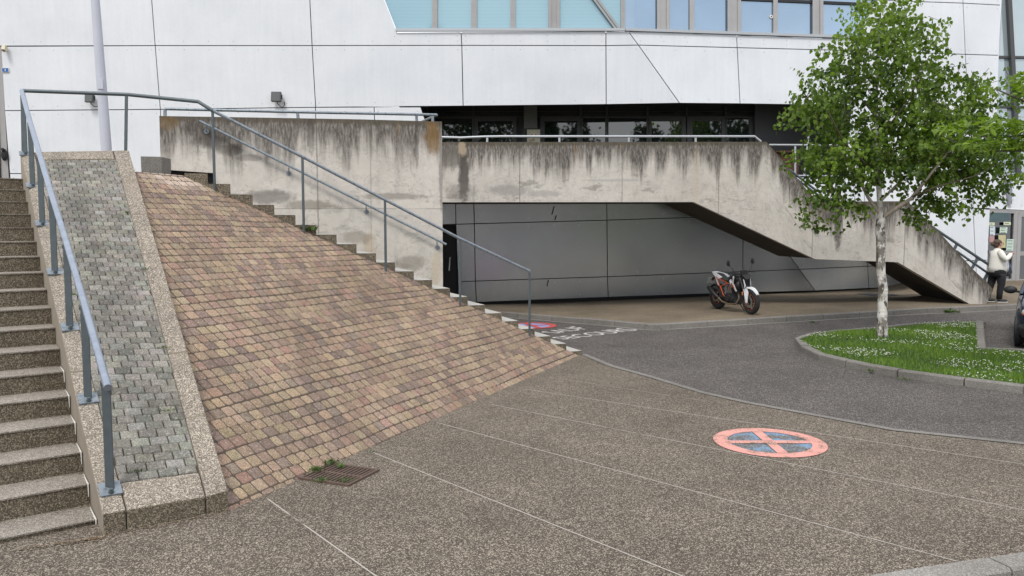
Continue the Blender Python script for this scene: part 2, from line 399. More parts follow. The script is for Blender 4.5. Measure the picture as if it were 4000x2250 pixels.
M['leaf2'] = foliage('bright_leaf', (.06, .12, .010), (.20, .29, .035), .4)
M['leaf3'] = foliage('dark_leaf', (.015, .035, .01), (.05, .09, .02))
M['grass'] = foliage('grass_blade', (.045, .11, .012), (.19, .30, .045), .35)
M['soil'] = simple('turf_soil', (.035, .055, .018), .95, var=.4, sc_=8)
M['daisy'] = simple('daisy_white', (.78, .78, .72), .7)
M['weed'] = foliage('weed_leaf', (.03, .065, .015), (.10, .16, .04), .25)
M['litter'] = (lambda t: (t.col(t.attr()), t.p(Roughness=.8), t.m)[-1])(NT('dry_litter'))
def bark():
    t = NT('birch_bark'); g = t.obj()
    hz = t.noise(t.map(g, (6, 6, 34)), 1, 4, .6); bl = t.noise(t.map(g, (9, 9, 5), (2, 0, 1)), 1, 5, .65)
    z = t.sep(g)[2]
    heavy = t.noise(t.map(g, (1, 1, 1.3), (0, 0, 4.2)), 1.3, 2)
    c = t.ramp(hz, [(.3, (.40, .37, .33)), (.5, (.62, .60, .56)), (.8, (.72, .70, .67))])
    c = t.mix(t.rng(bl, .52, .58), c, (.06, .05, .042))
    rough = t.math('MULTIPLY', t.rng(heavy, .44, .54), t.rng(t.noise(t.map(g, (14, 14, 7)), 1, 5, .7), .42, .5))
    c = t.mix(t.math('MULTIPLY', rough, .85), c, (.12, .10, .08))
    t.col(c); t.p(Roughness=.8); t.bump(bl, .5, .01)
    return t.m
M['bark'] = bark()
M['twig'] = simple('dark_twig', (.09, .07, .055), .85)
M['limb'] = simple('pale_limb', (.34, .29, .24), .85, var=.35, sc_=20)

# ------------------------------------------------------------------ ground sheets
import bmesh
from mathutils.geometry import tessellate_polygon
def sheet(name, poly, dz, mat, cuts=1.0, f=gz, **tg):
    bm = bmesh.new(); vs_ = [bm.verts.new((p[0], p[1], 0)) for p in poly]
    for t in tessellate_polygon([[V((p[0], p[1], 0)) for p in poly]]): bm.faces.new([vs_[i] for i in t])
    bmesh.ops.recalc_face_normals(bm, faces=bm.faces[:])
    xs = [p[0] for p in poly]; ys = [p[1] for p in poly]
    x = math.floor(min(xs)) + cuts
    while x < max(xs) and x < 26:
        if x > 0: bmesh.ops.bisect_plane(bm, geom=bm.verts[:] + bm.edges[:] + bm.faces[:], plane_co=(x, 0, 0), plane_no=(1, 0, 0))
        x += cuts
    y = 12.
    while y < max(ys) and y < 34:
        bmesh.ops.bisect_plane(bm, geom=bm.verts[:] + bm.edges[:] + bm.faces[:], plane_co=(0, y, 0), plane_no=(0, 1, 0)); y += cuts
    for v in bm.verts: v.co.z = f(v.co.x, v.co.y) + dz
    me = bpy.data.meshes.new(name); bm.normal_update(); bm.to_mesh(me); bm.free()
    o = bpy.data.objects.new(name, me); COL.objects.link(o); me.materials.append(mat); o['_w'] = V((0, 0, 0))
    return settag(o, **tg)
g2 = MB(); g2.poly([(-400, -400, -.32), (400, -400, -.32), (400, 500, -.32), (-400, 500, -.32)])
g2.build('ground', M['earth'], kind='structure')
KA, KB = atz(3393.5, 2247, .02), atz(4000, 2156, .02)
kd = (KB - KA); kd.z = 0; kd.normalize(); kn = V((kd.y, -kd.x, 0))      # towards the camera
bord = [gnd(*q) for q in [(2268, 1386), (2376, 1432), (2531, 1475), (2733, 1537), (2904, 1576), (3199, 1631), (3487, 1685), (4000, 1740), (4700, 1815)]]
K0, K1 = KA - kd * 9, KA + kd * 9
plz = [K0, K1, V((12, 8.6, 0))] + bord[::-1] + [V((-1.0, 14.3, 0)), V((-9, 12, 0)), V((-14, 6, 0)), V((-14, 0, 0))]
sheet('road', [(-5, 7.6), (60, 7.5), (60, 80), (-5, 80)], .0015, M['asphalt'], kind='structure')
sheet('plaza', plz, .005, M['plaza'], kind='structure')
def offs(pts, d, closed=False):
    o = []; n = len(pts)
    for i, p in enumerate(pts):
        a = pts[(i - 1) % n] if closed else pts[max(0, i - 1)]; b = pts[(i + 1) % n] if closed else pts[min(n - 1, i + 1)]
        t1 = (p - a); t2 = (b - p)
        if t1.length < 1e-6: t1 = t2
        if t2.length < 1e-6: t2 = t1
        t1 = V((t1.x, t1.y, 0)).normalized(); t2 = V((t2.x, t2.y, 0)).normalized(); t = (t1 + t2).normalized()
        k = 1 / max(.5, t.dot(t1)); o.append(V((p.x - t.y * d * k, p.y + t.x * d * k, p.z)))
    return o
def resample(pts, step):
    o = [pts[0]]; acc = 0
    for a, b in zip(pts, pts[1:]):
        L_ = (b - a).length; n = max(1, round(L_ / step))
        o += [a + (b - a) * ((k + 1) / n) for k in range(n)]
    return o
def strip(name, pts, wd, dz, mat, side=1, **tg):
    pts = resample(pts, .5); q = offs(pts, wd * side); m = MB()
    for i in range(len(pts) - 1):
        m.poly([V((p.x, p.y, gz(p.x, p.y) + dz)) for p in (pts[i], pts[i + 1], q[i + 1], q[i])])
    return m.build(name, mat, **tg)
strip('road_edging', bord, .11, .012, M['kerb'], 1, kind='structure')
# kerb run of separate stones with narrow joints
def kerb(name, pts, wd, h, side, step=1.0, gap=.012, mat='kerb', down=.1, jit=.004, **tg):
    P = resample(pts, step * .5); Q = offs(P, wd * side); m = MB()
    Pi = [i for i in range(0, len(P), 2)]
    if Pi[-1] != len(P) - 1: Pi.append(len(P) - 1)
    for a, b in zip(Pi, Pi[1:]):
        idx = list(range(a, b + 1)); z = h + R.uniform(-jit, jit); rings = []
        for k in idx:
            p, q = P[k].copy(), Q[k].copy()
            if k == a: d = (P[k + 1] - P[k]).normalized() * gap / 2; p += d; q += d
            if k == b: d = (P[k - 1] - P[k]).normalized() * gap / 2; p += d; q += d
            g = gz(p.x, p.y); c = min(.018, wd * .15); iv = (q - p); iv.z = 0; iv.normalize()
            lp = V((p.x, p.y, g - down)); 
            rings.append([lp, V((p.x, p.y, g + z - c)), V((p.x, p.y, g + z)) + iv * c, V((q.x, q.y, g + z)), V((q.x, q.y, g - down))])
        m.loft(rings)
    return m.build(name, M[mat] if isinstance(mat, str) else mat, **tg)
# pavement beyond the road
kp = [gnd(x, y, .13) for x, y in [(1500, 1182), (1740, 1201), (1957, 1218), (2155, 1234), (2400, 1253), (2520, 1264), (2560, 1266), (2681, 1259), (3000, 1240), (3427, 1215), (3749, 1199), (3963, 1189), (4300, 1172), (5200, 1140)]]
for p in kp: p.z = 0
sheet('pavement', offs(kp, .02) + [V((34, 32, 0)), V((-6, 32, 0))], .122, M['pavement'], kind='structure')
kerb('kerb', kp, .13, .13, 1, kind='structure')
strip('gutter', offs(kp, -.16), .15, .008, M['kerb'], 1, kind='structure')
# near kerb bottom right, ground below it is lower
m = MB(); s0 = -7.
while s0 < 8:
    a = KA + kd * (s0 + .006); b = KA + kd * (s0 + .99); wv = kn * .19; dn = V((0, 0, -.34))
    c = .02
    q = [a + wv + dn, a + wv + V((0, 0, -c)), a + wv * (1 - c / .19), a, a + dn]
    m.loft([q, [p + (b - a) for p in q]]); s0 += 1.0
o = m.build('kerb', M['nearkerb'], kind='structure'); o.name = 'plaza_kerb'
# grass island
isl = [(4300, 1583), (4000, 1540), (3765, 1510), (3505, 1474), (3388, 1454), (3303, 1435), (3194, 1408), (3128, 1374), (3102, 1342), (3108, 1320), (3155, 1299), (3233, 1291), (3427, 1275), (3582, 1262), (3726, 1254), (3842, 1254)]
ip = []
for i, (x, y) in enumerate(isl): p = gnd(x, y, 0 if i < 9 else .12); p.z = 0; ip.append(p)
ip2 = [gnd(3842, 1254, .12), gnd(3852, 1357, .12), gnd(4300, 1374, .12)]
for p in ip2: p.z = 0
kerb('kerb', ip, .14, .12, -1, step=.8, jit=.012, gap=.02, kind='structure', mat='kerb')
m_ = kerb('kerb', ip2, .14, .12, -1, step=1.2, kind='structure')
inner = offs(ip + ip2[1:], -.13); ISLAND = [(p.x, p.y) for p in inner]
sheet('lawn', ISLAND, .095, M['soil'], cuts=.7, kind='structure')
def inpoly(x, y, P):
    c = False; j = len(P) - 1
    for i in range(len(P)):
        if (P[i][1] > y) != (P[j][1] > y) and x < (P[j][0] - P[i][0]) * (y - P[i][1]) / (P[j][1] - P[i][1]) + P[i][0]: c = not c
        j = i
    return c
gm = MB(); dm = MB(); cnt = 0; bx = (min(p[0] for p in ISLAND), min(11., max(p[0] for p in ISLAND)), min(p[1] for p in ISLAND), max(p[1] for p in ISLAND))
while cnt < 26000:
    x = R.uniform(bx[0], bx[1]); y = R.uniform(bx[2], bx[3])
    if not inpoly(x, y, ISLAND): continue
    cnt += 1; z = gz(x, y) + .09; a = R.uniform(0, 6.28); cl = noise.noise(V((x * 1.3, y * 1.3, 0)))
    h = R.uniform(.035, .085) * (1 + .5 * cl); wd = R.uniform(.004, .009); ln = R.uniform(.01, .045)
    d = V((math.cos(a), math.sin(a), 0)); s_ = V((-d.y, d.x, 0)) * wd
    gm.col = (clamp(.5 + .45 * cl + R.uniform(-.35, .35)), 0, 0); b = V((x, y, z))
    gm.poly([b - s_, b + s_, b + d * ln + V((0, 0, h))])
    if cnt % 5 == 0 and noise.noise(V((x * .9 + 5, y * 1.1, 3))) * 1.6 + (x - 8.0) * .12 + R.uniform(-.35, .35) > .22:
        dm.ell((x, y, z + h * .8), (.012, .012, .006), 6, 2)
gm.build('grass', M['grass'], kind='stuff', label='green lawn grass on the kerbed island under the birch', cat='grass')
dm.build('daisies', M['daisy'], kind='stuff', label='small white daisies scattered through the island lawn', cat='daisies')
# pale joint lines across the plaza
for a, b in [((1042, 1952), (1475, 2262)), ((1447, 1767), (2700, 2270)), ((1708, 1654), (3735, 2197)), ((1887, 1576), (4100, 2016)), ((2050, 1522), (4100, 1832)), ((2205, 1483), (2760, 1570))]:
    A, B = atz(*a, 0), atz(*b, 0); strip('expansion_joint', [A, B], .012 if a[0] != 2205 else .008, .008, M['jointline'], 1, kind='structure')
# painted markings
def qmap(T0, T1, B0, B1):
    T0, T1, B0, B1 = [gnd(*q) for q in (T0, T1, B0, B1)]
    def f(u, v, dz=.011):
        p = (B0 * (1 - u) + B1 * u) * (1 - v) + (T0 * (1 - u) + T1 * u) * v
        return V((p.x, p.y, gz(p.x, p.y) + dz))
    return f
def text_mesh(s, res=3):
    cu = bpy.data.curves.new('t', 'FONT'); cu.body = s; cu.size = 1; cu.resolution_u = res; cu.fill_mode = 'FRONT'
    o = bpy.data.objects.new('t', cu); COL.objects.link(o); dg = bpy.context.evaluated_depsgraph_get(); dg.update()
    me = bpy.data.meshes.new_from_object(o.evaluated_get(dg)); bpy.data.objects.remove(o); bpy.data.curves.remove(cu)
    vs = [v.co.copy() for v in me.vertices]; fs = [tuple(p.vertices) for p in me.polygons]
    bpy.data.meshes.remove(me); return vs, fs
def lettering(name, s, f, mat, parent=None, u=(0, 1), thick=None, **tg):
    vs, fs = text_mesh(s); x0 = min(v.x for v in vs); x1 = max(v.x for v in vs); y0 = min(v.y for v in vs); y1 = max(v.y for v in vs)
    m = MB(); idx = [m.vert(f((v.x - x0) / (x1 - x0), (v.y - y0) / (y1 - y0))) for v in vs]
    for q in fs: m.face([idx[i] for i in q])
    return m.build(name, mat, parent, **tg)
tp = lambda x, y: (2000 + x / 4.954, 1230 + y / 4.954)
lettering('road_lettering', 'SAUF', qmap(tp(520, 344), tp(1190, 230), tp(870, 368), tp(1500, 276)), M['textpaint'], label='white word SAUF painted on the asphalt', cat='road marking', group='white words on the road')
lettering('road_lettering', 'SECOURS', qmap(tp(740, 448), tp(2080, 264), tp(1010, 488), tp(2470, 300)), M['textpaint'], label='white word SECOURS painted on the asphalt', cat='road marking', group='white words on the road')
def nopark(c, r, ring, blue, label, a0=0.):
    c = V((c.x, c.y, 0)); root = thing('no_parking_marking', (c.x, c.y, gz(c.x, c.y)), label, 'road marking', 'painted no stopping discs')
    P = lambda a, rr, dz: V((c.x + math.cos(a + a0) * rr, c.y + math.sin(a + a0) * rr, gz(c.x + math.cos(a) * rr, c.y + math.sin(a) * rr) + dz))
    m = MB(); n = 64
    for i in range(n):
        a, b = i * 2 * math.pi / n, (i + 1) * 2 * math.pi / n; m.poly([P(a, r, .012), P(b, r, .012), P(b, r * .74, .012), P(a, r * .74, .012)])
    for k in range(2):
        a = k * math.pi / 2; d = V((math.cos(a + a0), math.sin(a + a0), 0)); s_ = V((-d.y, d.x, 0)) * r * .095
        for sg in (-1, 1):
            z = .012 + .002 * k; lim = r * .735
            q = [c + s_ + d * sg * (r * .096 if k else 0), c + d * sg * lim + s_, c + d * sg * lim - s_, c - s_ + d * sg * (r * .096 if k else 0)]
            m.poly([V((p.x, p.y, gz(p.x, p.y) + z)) for p in q])
    m.build('ring', ring, root)
    m = MB()
    for k in range(4):
        pts = [P(k * math.pi / 2 + .135, .0, .009)]
        for i in range(11):
            a = k * math.pi / 2 + math.asin(.14) + i * (math.pi / 2 - 2 * math.asin(.14)) / 10; pts.append(P(a, r * .735, .009))
        cx = P(k * math.pi / 2 + math.pi / 4, r * .15, .009); pts[0] = cx; m.poly(pts)
    m.build('disc', blue, root)
nopark(gnd(3005, 1730), .585, M['salmon'], M['bluepaint'], 'faded salmon and blue no stopping disc painted on the plaza')
nopark(gnd(2078, 1273), .58, M['redpaint'], M['blue2paint'], 'red and violet no stopping disc on the road, partly hidden by steps', .35)
# drain grate
gA, gD, gC = atz(1137, 1870, 0), atz(1362, 1904, 0), atz(1483, 1842, 0); gB = gA + gC - gD
root = thing('drain_grate', ((gA + gC) / 2)[:], 'rusty cast iron drain grate with weeds at the foot of the brick bank', 'drain grate')
gf = lambda u, v, z: V(((gA + (gD - gA) * u + (gB - gA) * v).x, (gA + (gD - gA) * u + (gB - gA) * v).y, z))
m = MB(); m.poly([gf(0, 0, .008), gf(1, 0, .008), gf(1, 1, .008), gf(0, 1, .008)]); m.build('pit', M['pit'], root)
m = MB()
def gbox(u0, u1, v0, v1, z0, z1): m.prism([gf(u0, v0, z0), gf(u1, v0, z0), gf(u1, v1, z0), gf(u0, v1, z0)], (0, 0, z1 - z0))
gbox(0, 1, 0, .055, .006, .024); gbox(0, 1, .945, 1, .006, .024); gbox(0, .05, .055, .945, .006, .024); gbox(.95, 1, .055, .945, .006, .024)
m.build('frame', M['rust'], root)
m = MB(); gbox(.05, .95, .475, .53, .009, .022)
for i in range(13):
    u = .075 + i * .068; 
    if u < .93: gbox(u, u + .034, .055, .945, .0085, .0215)
m.build('bars', M['rust'], root)

# ------------------------------------------------------------------ brick bank
L0, R0, TL = atz(893, 1998, 0), atz(2265, 1388, 0), atz(537, 675, 3.05)
n_ = (R0 - L0).cross(TL - L0).normalized()
if n_.z < 0: n_ = -n_
e1 = (R0 - L0).normalized(); e2 = n_.cross(e1); e2 = e2 if e2.z > 0 else -e2
def P2(a, b, h=0): return L0 + e1 * a + e2 * b + n_ * h
TRa = onpl(720, 690, L0, n_) - L0; TRa = (TRa.dot(e1), TRa.dot(e2))
def clip(poly, reg):
    for i in range(len(reg)):
        a, b = reg[i], reg[(i + 1) % len(reg)]; o = []
        ins = lambda p: (b[0] - a[0]) * (p[1] - a[1]) - (b[1] - a[1]) * (p[0] - a[0]) >= 0
        for k in range(len(poly)):
            p, q = poly[k - 1], poly[k]; ip_, iq = ins(p), ins(q)
            if ip_ != iq:
                d1 = (b[0] - a[0]) * (p[1] - a[1]) - (b[1] - a[1]) * (p[0] - a[0]); d2 = (b[0] - a[0]) * (q[1] - a[1]) - (b[1] - a[1]) * (q[0] - a[0])
                t = d1 / (d1 - d2); o.append((p[0] + (q[0] - p[0]) * t, p[1] + (q[1] - p[1]) * t))
            if iq: o.append(q)
        poly = o
        if len(poly) < 3: return []
    return poly
def area(p): return abs(sum(p[i - 1][0] * p[i][1] - p[i][0] * p[i - 1][1] for i in range(len(p)))) / 2
KB_ = 1.0
def pave(m, reg, Pf, rowh, widths, cols, gap=.006, rnd=.018, hh=.012, tilt=.0025, wob=.0, bond=None, drift=0., smear=None):
    amin = min(p[0] for p in reg); amax = max(p[0] for p in reg); bmin = min(p[1] for p in reg); bmax = max(p[1] for p in reg)
    r = 0; b = bmin - .02
    while b < bmax + abs(drift) * (amax - amin):
        a = amin - R.uniform(0, widths[0]) - .1 if bond is None else amin - .1 - bond * (r % 2) * widths[0]
        while a < amax:
            wv = R.choice(widths) * (1 if bond is not None else R.uniform(.96, 1.04))
            x0, x1, y0, y1 = a + gap, a + wv - gap, b + gap * .65, b + rowh - gap * .65
            c = rnd * R.uniform(.6, 1.3); q = [(x0 + c, y0), (x1 - c, y0), (x1 - c * .3, y0 + c * .3), (x1, y0 + c), (x1, y1 - c), (x1 - c * .3, y1 - c * .3), (x1 - c, y1), (x0 + c, y1), (x0 + c * .3, y1 - c * .3), (x0, y1 - c), (x0, y0 + c), (x0 + c * .3, y0 + c * .3)]
            rot = R.uniform(-.02, .02); cx, cy = (x0 + x1) / 2, (y0 + y1) / 2
            dr = drift * (cx - amin)
            q = [(cx + (p[0] - cx) - (p[1] - cy) * rot, cy + (p[1] - cy) + (p[0] - cx) * rot + wob * noise.noise(V((cx * .8, b * 2, 0))) - dr) for p in q]
            q = clip(q, reg)
            a += wv
            if len(q) < 3 or area(q) < .0012: continue
            base = R.choice(cols); k = R.uniform(.86, 1.14) * KB_; m.col = tuple(x * k * R.uniform(.96, 1.04) for x in base)
            if smear:
                f_ = clamp(smear((x0 + x1) / 2, (y0 + y1) / 2)); m.col = tuple(x * (1 - f_) + y * f_ for x, y in zip(m.col, (.50, .40, .33)))
            cx = sum(p[0] for p in q) / len(q); cy = sum(p[1] for p in q) / len(q); h0 = R.uniform(-.002, .002); tx, ty = R.uniform(-tilt, tilt) * 10, R.uniform(-tilt, tilt) * 10
            hz = lambda p, e: e + h0 + tx * (p[0] - cx) + ty * (p[1] - cy)
            lo = [m.vert(Pf(p[0], p[1], hz(p, -.02))) for p in q]; mi = [m.vert(Pf(p[0], p[1], hz(p, hh - .006))) for p in q]
            ins = min(.010, .12 * wv)
            def inn(p): d = math.hypot(p[0] - cx, p[1] - cy) or 1; s_ = max(0, 1 - ins / d); return (cx + (p[0] - cx) * s_, cy + (p[1] - cy) * s_)
            tp_ = [m.vert(Pf(*inn(p), hz(p, hh))) for p in q]; n = len(q)
            for i in range(n):
                j = (i + 1) % n; m.face((lo[i], lo[j], mi[j], mi[i])); m.face((mi[i], mi[j], tp_[j], tp_[i]))
            m.face(tp_)
        b += rowh; r += 1
bank = thing('brick_bank', L0[:], 'sloping brick paved bank in tan, pink and purple pavers', 'paved bank')
TLa = ((TL - L0).dot(e1), (TL - L0).dot(e2)); RL = (R0 - L0).length
reg = [(-.07, -.06), (RL + .02, -.06), (TRa[0] - .0, TRa[1] + .03), (TLa[0] - .14, TLa[1] + .03)]
m = MB(); cols = [(0.294, 0.218, 0.149), (0.297, 0.222, 0.153), (0.279, 0.205, 0.142), (0.303, 0.228, 0.153), (0.267, 0.192, 0.137), (0.243, 0.171, 0.128), (0.233, 0.164, 0.125), (0.204, 0.15, 0.12), (0.261, 0.17, 0.129), (0.287, 0.211, 0.147), (0.191, 0.139, 0.113)]
sm_c = onpl(715, 668, L0, n_) - L0; sm_c = (sm_c.dot(e1), sm_c.dot(e2))
smear_ = lambda a, b: (.95 - .95 * (((a - sm_c[0] + .25) / .75) ** 2 + ((b - sm_c[1] + .15) / .38) ** 2)) * R.uniform(.4, 1.3)
pave(m, reg, P2, .1285, (.112, .130, .138, .15), cols, gap=.0050, rnd=.020, hh=.002, tilt=.0014, wob=.03, drift=.012, smear=smear_)
m.build('pavers', M['brick'], bank); KB_ = 1.0
m = MB(); q = [P2(*p, -.0035) for p in reg]; m.poly(q); dn = [V((p.x, p.y, -.1)) for p in q]
for i in range(4): j = (i + 1) % 4; m.poly([q[i], q[j], dn[j], dn[i]])
m.build('joint_bed', M['dirt'], bank)

# ------------------------------------------------------------------ right staircase
RS = thing('staircase', (1.3, 14.3, 0), 'straight exposed aggregate stair beside the brick bank, below the stained wall', 'stairs')
sd_ = V((-.2875, -.1222, 0)); wd_ = V((.1222, -.2875, 0)).normalized() * -1; S0 = V((1.262, 14.238, 0))
WA, WB = V((-6.2, 14.0, 0)), V((-1.3, 15.0, 0))     # wall face line
for i in range(21):
    z = .078 + .151 * i; p = S0 + sd_ * i + V((0, 0, z)); l_ = sd_ * .995
    wlen = 1.95
    if i > 7:
        t_ = (WB - WA); den = wd_.x * t_.y - wd_.y * t_.x; q_ = WA - p; wlen = (q_.x * t_.y - q_.y * t_.x) / den - .03
    ww = wd_ * wlen; dn = V((0, 0, -.34))
    m = MB(); jx = R.uniform(-.004, .004)
    m.prism([p + dn, p, p + l_, p + l_ + dn], ww)
    # tread surface a lighter, worn finish, laid 3 mm proud and split into the wall-side half
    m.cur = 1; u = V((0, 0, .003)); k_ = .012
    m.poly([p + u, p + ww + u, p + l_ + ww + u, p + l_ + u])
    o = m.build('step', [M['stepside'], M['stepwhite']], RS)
# ------------------------------------------------------------------ left staircase
LS = thing('staircase', (-3.6, 5.6, 0), 'broad exposed aggregate stair on the left, beside the paver ramp', 'stairs')
ud = V((.79, .613, 0)).normalized(); vd = V((-ud.y, ud.x, 0))
KL0 = atz(404, 2095, 0); KL1 = atz(79, 594, 3.40); KR0 = atz(893, 1999.5, 0); KR1 = atz(503, 586, 3.39)
kdl = V((KL1.x - KL0.x, KL1.y - KL0.y, 0)); 
qs = []
for k in range(1, 20):
    z = .04 + .174 * (k - 1); Yk = 5.66 + .326 * (k - 1); q = atY(0, 1500, Yk); qs.append((V((q.x, q.y, z))))
for k in range(18):
    p = qs[k]; nx = qs[k + 1]; z = p.z
    # distance along ud to the kerb face
    def tok(p):
        den = ud.x * kdl.y - ud.y * kdl.x; q_ = V((KL0.x, KL0.y, 0)) - V((p.x, p.y, 0)); return (q_.x * kdl.y - q_.y * kdl.x) / den
    tr = tok(p); adv = (nx - p); adv.z = 0; dep = vd * adv.dot(vd) * .997 if k < 17 else vd * .6
    a = V((p.x, p.y, z)) - ud * 6; b = V((p.x, p.y, z)) + ud * (tr - .004); pb = V((nx.x, nx.y, 0)); trb = tok(V((p.x, p.y, 0)) + dep)
    c = V((p.x, p.y, z)) + dep + ud * (trb - .004); d = a + dep
    m = MB(); dn = V((0, 0, -.36)); r_ = .012
    m.prism([a, b, c, d], dn)
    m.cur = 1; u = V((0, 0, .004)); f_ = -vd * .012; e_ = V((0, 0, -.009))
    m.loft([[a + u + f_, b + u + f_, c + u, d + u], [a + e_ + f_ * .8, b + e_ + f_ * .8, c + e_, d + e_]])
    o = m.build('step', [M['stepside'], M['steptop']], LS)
top18 = qs[17]
m = MB()
for k in range(0, 6):
    p = qs[k]; tr = tok(p); e = V((p.x, p.y, p.z)) + ud * (tr - .012); nx = qs[k + 1]; adv = nx - p; adv.z = 0; dep = vd * adv.dot(vd); f = e + dep; f = V((f.x, f.y, p.z)); trb = tok(V((p.x, p.y, 0)) + dep); f = V((p.x, p.y, p.z)) + dep + ud * (trb - .012)
    L_ = [e + V((0, 0, -.10)) - vd * .016, e + V((0, 0, .004)) - vd * .014, e.lerp(f, .4) + V((0, 0, .008)), e.lerp(f, .8) + V((0, 0, .006))]
    m.tube([q + V((R.gauss(0, .002), R.gauss(0, .002), 0)) for q in L_], [.003, .006, .004, .002], 5)
m.build('mortar_bead', M['white'], LS)
# ------------------------------------------------------------------ paver ramp wedge
RP = thing('ramp', KL0[:], 'steep ramp of small grey pavers between two pale aggregate kerbs', 'ramp')
KF = .165
fl = [V((KL0.x, KL0.y, 0)), V((atz(494, 2074.5, 0)).to_tuple()), V(atz(808.5, 2010, 0).to_tuple()), V((KR0.x, KR0.y, 0))]
wl = V((KR1.x - KL1.x, KR1.y - KL1.y, KR1.z - KL1.z)); tl = [KL1, KL1 + wl * .13, KL1 + wl * .865, KR1]
fz = [KF + .0, KF, .15, .18]
fr = [V((p.x, p.y, z)) for p, z in zip(fl, fz)]
def rp(s, t, h=0):   # s across 0..3 knots, t up
    i = min(2, int(s)); f = s - i
    a = fr[i] * (1 - f) + fr[i + 1] * f; b = tl[i] * (1 - f) + tl[i + 1] * f; p = a * (1 - t) + b * t; return V((p.x, p.y, p.z + h))
def kerbrun(s0, s1, t0, t1, n, name):
    m = MB(); g = .0008
    for i in range(n):
        a, b = t0 + (t1 - t0) * i / n + (g if i else 0), t0 + (t1 - t0) * (i + 1) / n - g
        q = [rp(s0, a), rp(s1, a), rp(s1, b), rp(s0, b)]; q2 = [V((p.x, p.y, max(-.05, p.z - .8) if i else -.05)) for p in q]
        jz = V((0, 0, R.uniform(-.003, .003))); q = [p + jz for p in q]
        ia = [m.vert(p) for p in q2]; ib = [m.vert(p) for p in q]
        m.cur = 0; m.face(ib); m.face(ia[::-1]); m.cur = 1
        for a_ in range(4): b_ = (a_ + 1) % 4; m.cur = 2 if (a_ == 0 and i == 0) else 1; m.face((ia[a_], ia[b_], ib[b_], ib[a_]))
    o = m.build(name, [M['aggkerb'], M['kerbside'], M['stepside']], RP); bevel(o, .012, 2); return o
kerbrun(0, 1, 0, 1, 8, 'kerb_left'); bpy.data.objects['kerb_left'].name = 'kerb'
kerbrun(2.0005, 3, 0, 1, 7, 'kerb')
kerbrun(1.015, 1.985, .0, .042, 1, 'kerb')
kerbrun(1.015, 1.985, .958, 1, 1, 'kerb')
LEN = ((tl[1] + tl[2]) / 2 - (fr[1] + fr[2]) / 2).length
m = MB()
W0 = (fr[2] - fr[1]).length; W1 = (tl[2] - tl[1]).length
def Pr(a, b, h=0):   # a metres across (centred), b metres up
    t = b / LEN; wdt = W0 + (W1 - W0) * t; s = 1.5 + a / wdt; return rp(clamp(s, 1.003, 1.997), clamp(t, 0, 1), h - .016)
b0, b1 = .044 * LEN, .956 * LEN
wa, wb = W0 / 2 + (W1 - W0) * .04 / 2 - .004, W1 / 2 - .004
pave(m, [(-wa, b0), (wa, b0), (wb, b1), (-wb, b1)], Pr, .104, (.152,), [(.195, .185, .163), (.17, .161, .142), (.23, .22, .195), (.18, .172, .15), (.145, .138, .12)], gap=.005, rnd=.006, hh=.014, tilt=.003, wob=.004, bond=.5)
m.build('pavers', M['greypaver'], RP)
m = MB()
for i in range(20):
    a, b = i / 20, (i + 1) / 20; h = -.022
    for s0_ in (1., 1.25, 1.5, 1.75): m.poly([rp(s0_, a, h), rp(s0_ + .25 - 1e-6, a, h), rp(s0_ + .25 - 1e-6, b, h), rp(s0_, b, h)])
q = [rp(0, 1, -.01), rp(3, 1, -.01)]; m.poly([q[0], q[1], V((q[1].x, q[1].y, 0)), V((q[0].x, q[0].y, 0))])
m.build('joint_bed', M['dirt'], RP)

# ------------------------------------------------------------------ landing and terrace
m = MB()
la = top18 + vd * .55 + ud * 20 - ud * 20; z = top18.z - .004
pts = [top18 + vd * .62 - ud * 6, top18 + vd * .62 + ud * 1.6, KL1, V((KR1.x, KR1.y, 0)), V((-9, 14.2, 0)), V((-9, 21.6, 0)), V((-22, 21.6, 0)), V((-22, 12, 0))]
m.prism([V((p.x, p.y, z - .25)) for p in pts], (0, 0, .25)); m.build('landing', M['pavement'], kind='structure')
m = MB(); pts = [P2(TLa[0] - .1, TLa[1] + .04), P2(TRa[0], TRa[1] + .04), S0 + sd_ * 21, V((-5.6, 14.5, 0)), V((-1.6, 15.4, 0)), V((-2.1, 22.5, 0)), V((-9, 22.5, 0)), V((-9, 14, 0)), V((KR1.x - .1, KR1.y + .1, 0))]
m.prism([V((p.x, p.y, 2.78)) for p in pts], (0, 0, .26)); m.build('terrace', M['pavement'], kind='structure')
m = MB(); m.bar(V((-1.55, 15.45, 1.4)), V((-2.2, 22.3, 1.4)), .25, 2.7); m.build('retaining_wall', M['conc'], label='hidden concrete side wall carrying the terrace behind the stained wall', cat='wall')

# ------------------------------------------------------------------ stained concrete walls (grid faces with UV = along, below top)
def facewall(m, top, bot, base, ud_, n=40, side=None):
    """front face between polylines top/bot given as lists of 3D points on one plane (same parametrisation by x)"""
    def itp(pl_, x):
        for a, b in zip(pl_, pl_[1:]):
            if a.x - 1e-6 <= x <= b.x + 1e-6: t = (x - a.x) / max(1e-9, b.x - a.x); return a + (b - a) * t
        return pl_[-1] if x > pl_[-1].x else pl_[0]
    xs = sorted(set([round(p.x, 5) for p in top + bot] + [top[0].x + (top[-1].x - top[0].x) * i / n for i in range(n + 1)]))
    xs = [x for x in xs if x >= max(top[0].x, bot[0].x) - 1e-5 and x <= min(top[-1].x, bot[-1].x) + 1e-5]
    for a, b in zip(xs, xs[1:]):
        if b - a < 1e-4: continue
        ta, tb, ba, bb = itp(top, a), itp(top, b), itp(bot, a), itp(bot, b)
        m.poly([ba, bb, tb, ta], [(a, ta.z - ba.z), (b, tb.z - bb.z), (b, 0), (a, 0)])
wn_ = V((WB.y - WA.y, -(WB.x - WA.x), 0)).normalized(); wn_ = wn_ if wn_.y < 0 else -wn_   # faces the camera
